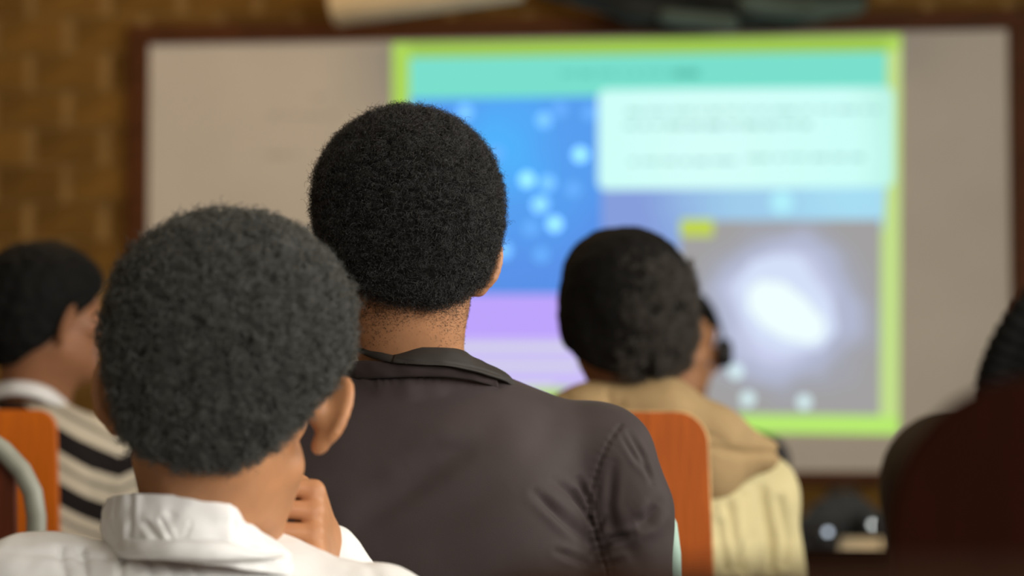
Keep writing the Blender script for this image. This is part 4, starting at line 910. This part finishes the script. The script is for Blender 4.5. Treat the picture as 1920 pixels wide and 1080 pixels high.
# ------------------------------------------------------------------ the table below the board and what lies on it
dT = 6.02
tl = P(1385, 1032, dT); tz = tl[2]
tc_ = P(1600, 1032, dT + 0.22)
tb = empty('wooden_table', (tc_[0], tc_[1], 0), YAW, label='dark brown wooden table standing below the whiteboard', cat='table')
box('table_top', -0.42, 0.42, -0.24, 0.24, tz - 0.028, tz, M['dark_wood'], tb, 0.004)
for a_ in (-1, 1):
    for b_ in (-1, 1): box('leg', a_ * 0.38 - 0.025, a_ * 0.38 + 0.025, b_ * 0.20 - 0.025, b_ * 0.20 + 0.025, 0, tz - 0.028, M['dark_wood'], tb)
box('apron', -0.355, 0.355, -0.21, -0.19, tz - 0.12, tz - 0.028, M['dark_wood'], tb); box('apron', -0.355, 0.355, 0.19, 0.21, tz - 0.12, tz - 0.028, M['dark_wood'], tb)
def on_table(x, y, d): q = P(x, y, d); return np.array([q[0], q[1], tz])
lamp = emit('glint_disc', (232, 238, 234), 2.2); glint_blue = emit('glint_disc_blue', (214, 226, 240), 2.0)  # glow put in for specular glints on the table gear
b0 = on_table(1575, 1000, 6.28); bag = empty('equipment_bag', b0, YAW, label='slate grey rounded bag on the table below the board', cat='bag')
f = Field((-0.13, -0.09, -0.01), (0.13, 0.09, 0.17), 0.005); f.ell((0, 0, 0.055), (0.095, 0.055, 0.065), None, 0.02); f.ell((0.015, 0, 0.085), (0.062, 0.045, 0.052), None, 0.03); f.cut((0, 0, 0.001), (0, 0, -1)); V, Q = f.mesh(); V = V + vnormals(V, Q) * (0.004 * fbm(V, 25))[:, None]; V[:, 2] = np.maximum(V[:, 2], 0)
mesh_obj('bag_body', V, Q, M['greyblk'], bag, True)
tube('handle', smooth_path([(-0.03, 0, 0.118), (-0.02, -0.005, 0.145), (0.03, -0.005, 0.15), (0.045, 0, 0.125)], 6), 0.006, M['black'], bag)
def small_speaker(label, x, y, d, w, h, lx, lz, m_l, m_b):
    p_ = on_table(x, y, d); t = empty('small_speaker', p_, YAW, label=label, cat='speaker')
    box('housing', -w / 2, w / 2, -0.03, 0.03, 0, h, m_b, t, 0.008)
    v, f_ = tube_vf([(0, -0.031, h * 0.45), (0, -0.035, h * 0.45)], [min(w, h) * 0.36, min(w, h) * 0.33], 24); mesh_obj('speaker_cone', v, f_, M['black'], t, True)
    v, f_ = tube_vf([(lx, -0.030, lz), (lx, -0.036, lz), (lx, -0.038, lz)], [0.0075, 0.0075, 0.005], 16); o = mesh_obj('glint_disc', v, f_, m_l, t); o['label'] = 'small glint made as a glowing disc'
small_speaker('low black box with a small glowing glint on the front of the table', 1535, 1020, 5.96, 0.10, 0.085, 0.022, 0.050, glint_blue, M['black'])
small_speaker('upright dark box with a small glowing glint near the right end of the table', 1652, 1000, 6.14, 0.085, 0.095, -0.022, 0.060, lamp, M['greyblk'])
q = on_table(1622, 1025, 5.97)
for k in range(3):
    o = room = empty('book', (q[0] + 0.004 * k, q[1] + 0.003 * k, tz + 0.0105 * k), YAW + 0.05 * (k - 1), label=['lowest cream book of the small pile on the table', 'middle cream book of the small pile on the table', 'top cream book of the small pile on the table'][k], cat='book', group='books on the table below the board')
    box('pages', -0.062, 0.060, -0.028, 0.045, 0.0014, 0.0091, M['paper'], o)
    for z0, z1 in ((0, 0.0014), (0.0091, 0.0105)): box('cover', -0.064, 0.064, -0.030, 0.047, z0, z1, M['roll'], o)
    box('spine', -0.0655, -0.064, -0.030, 0.047, 0, 0.0105, M['roll'], o)

# ceiling lamps that give the warm light
for k, (u_, n_) in enumerate(((0.25, 1.5), (1.9, 4.2))):
    c = W(u_, 2.95, n_); t = empty('ceiling_lamp', c, YAW, label=['tube lamp on the ceiling nearer the board', 'tube lamp on the ceiling farther from the board'][k], cat='lamp')
    box('housing', -0.62, 0.62, -0.04, 0.04, -0.005, 0.03, M['white'], t)
    tube('tube', [(-0.58, 0, -0.018), (0.58, 0, -0.018)], 0.012, M['white'], t)
bpy.context.view_layer.update()
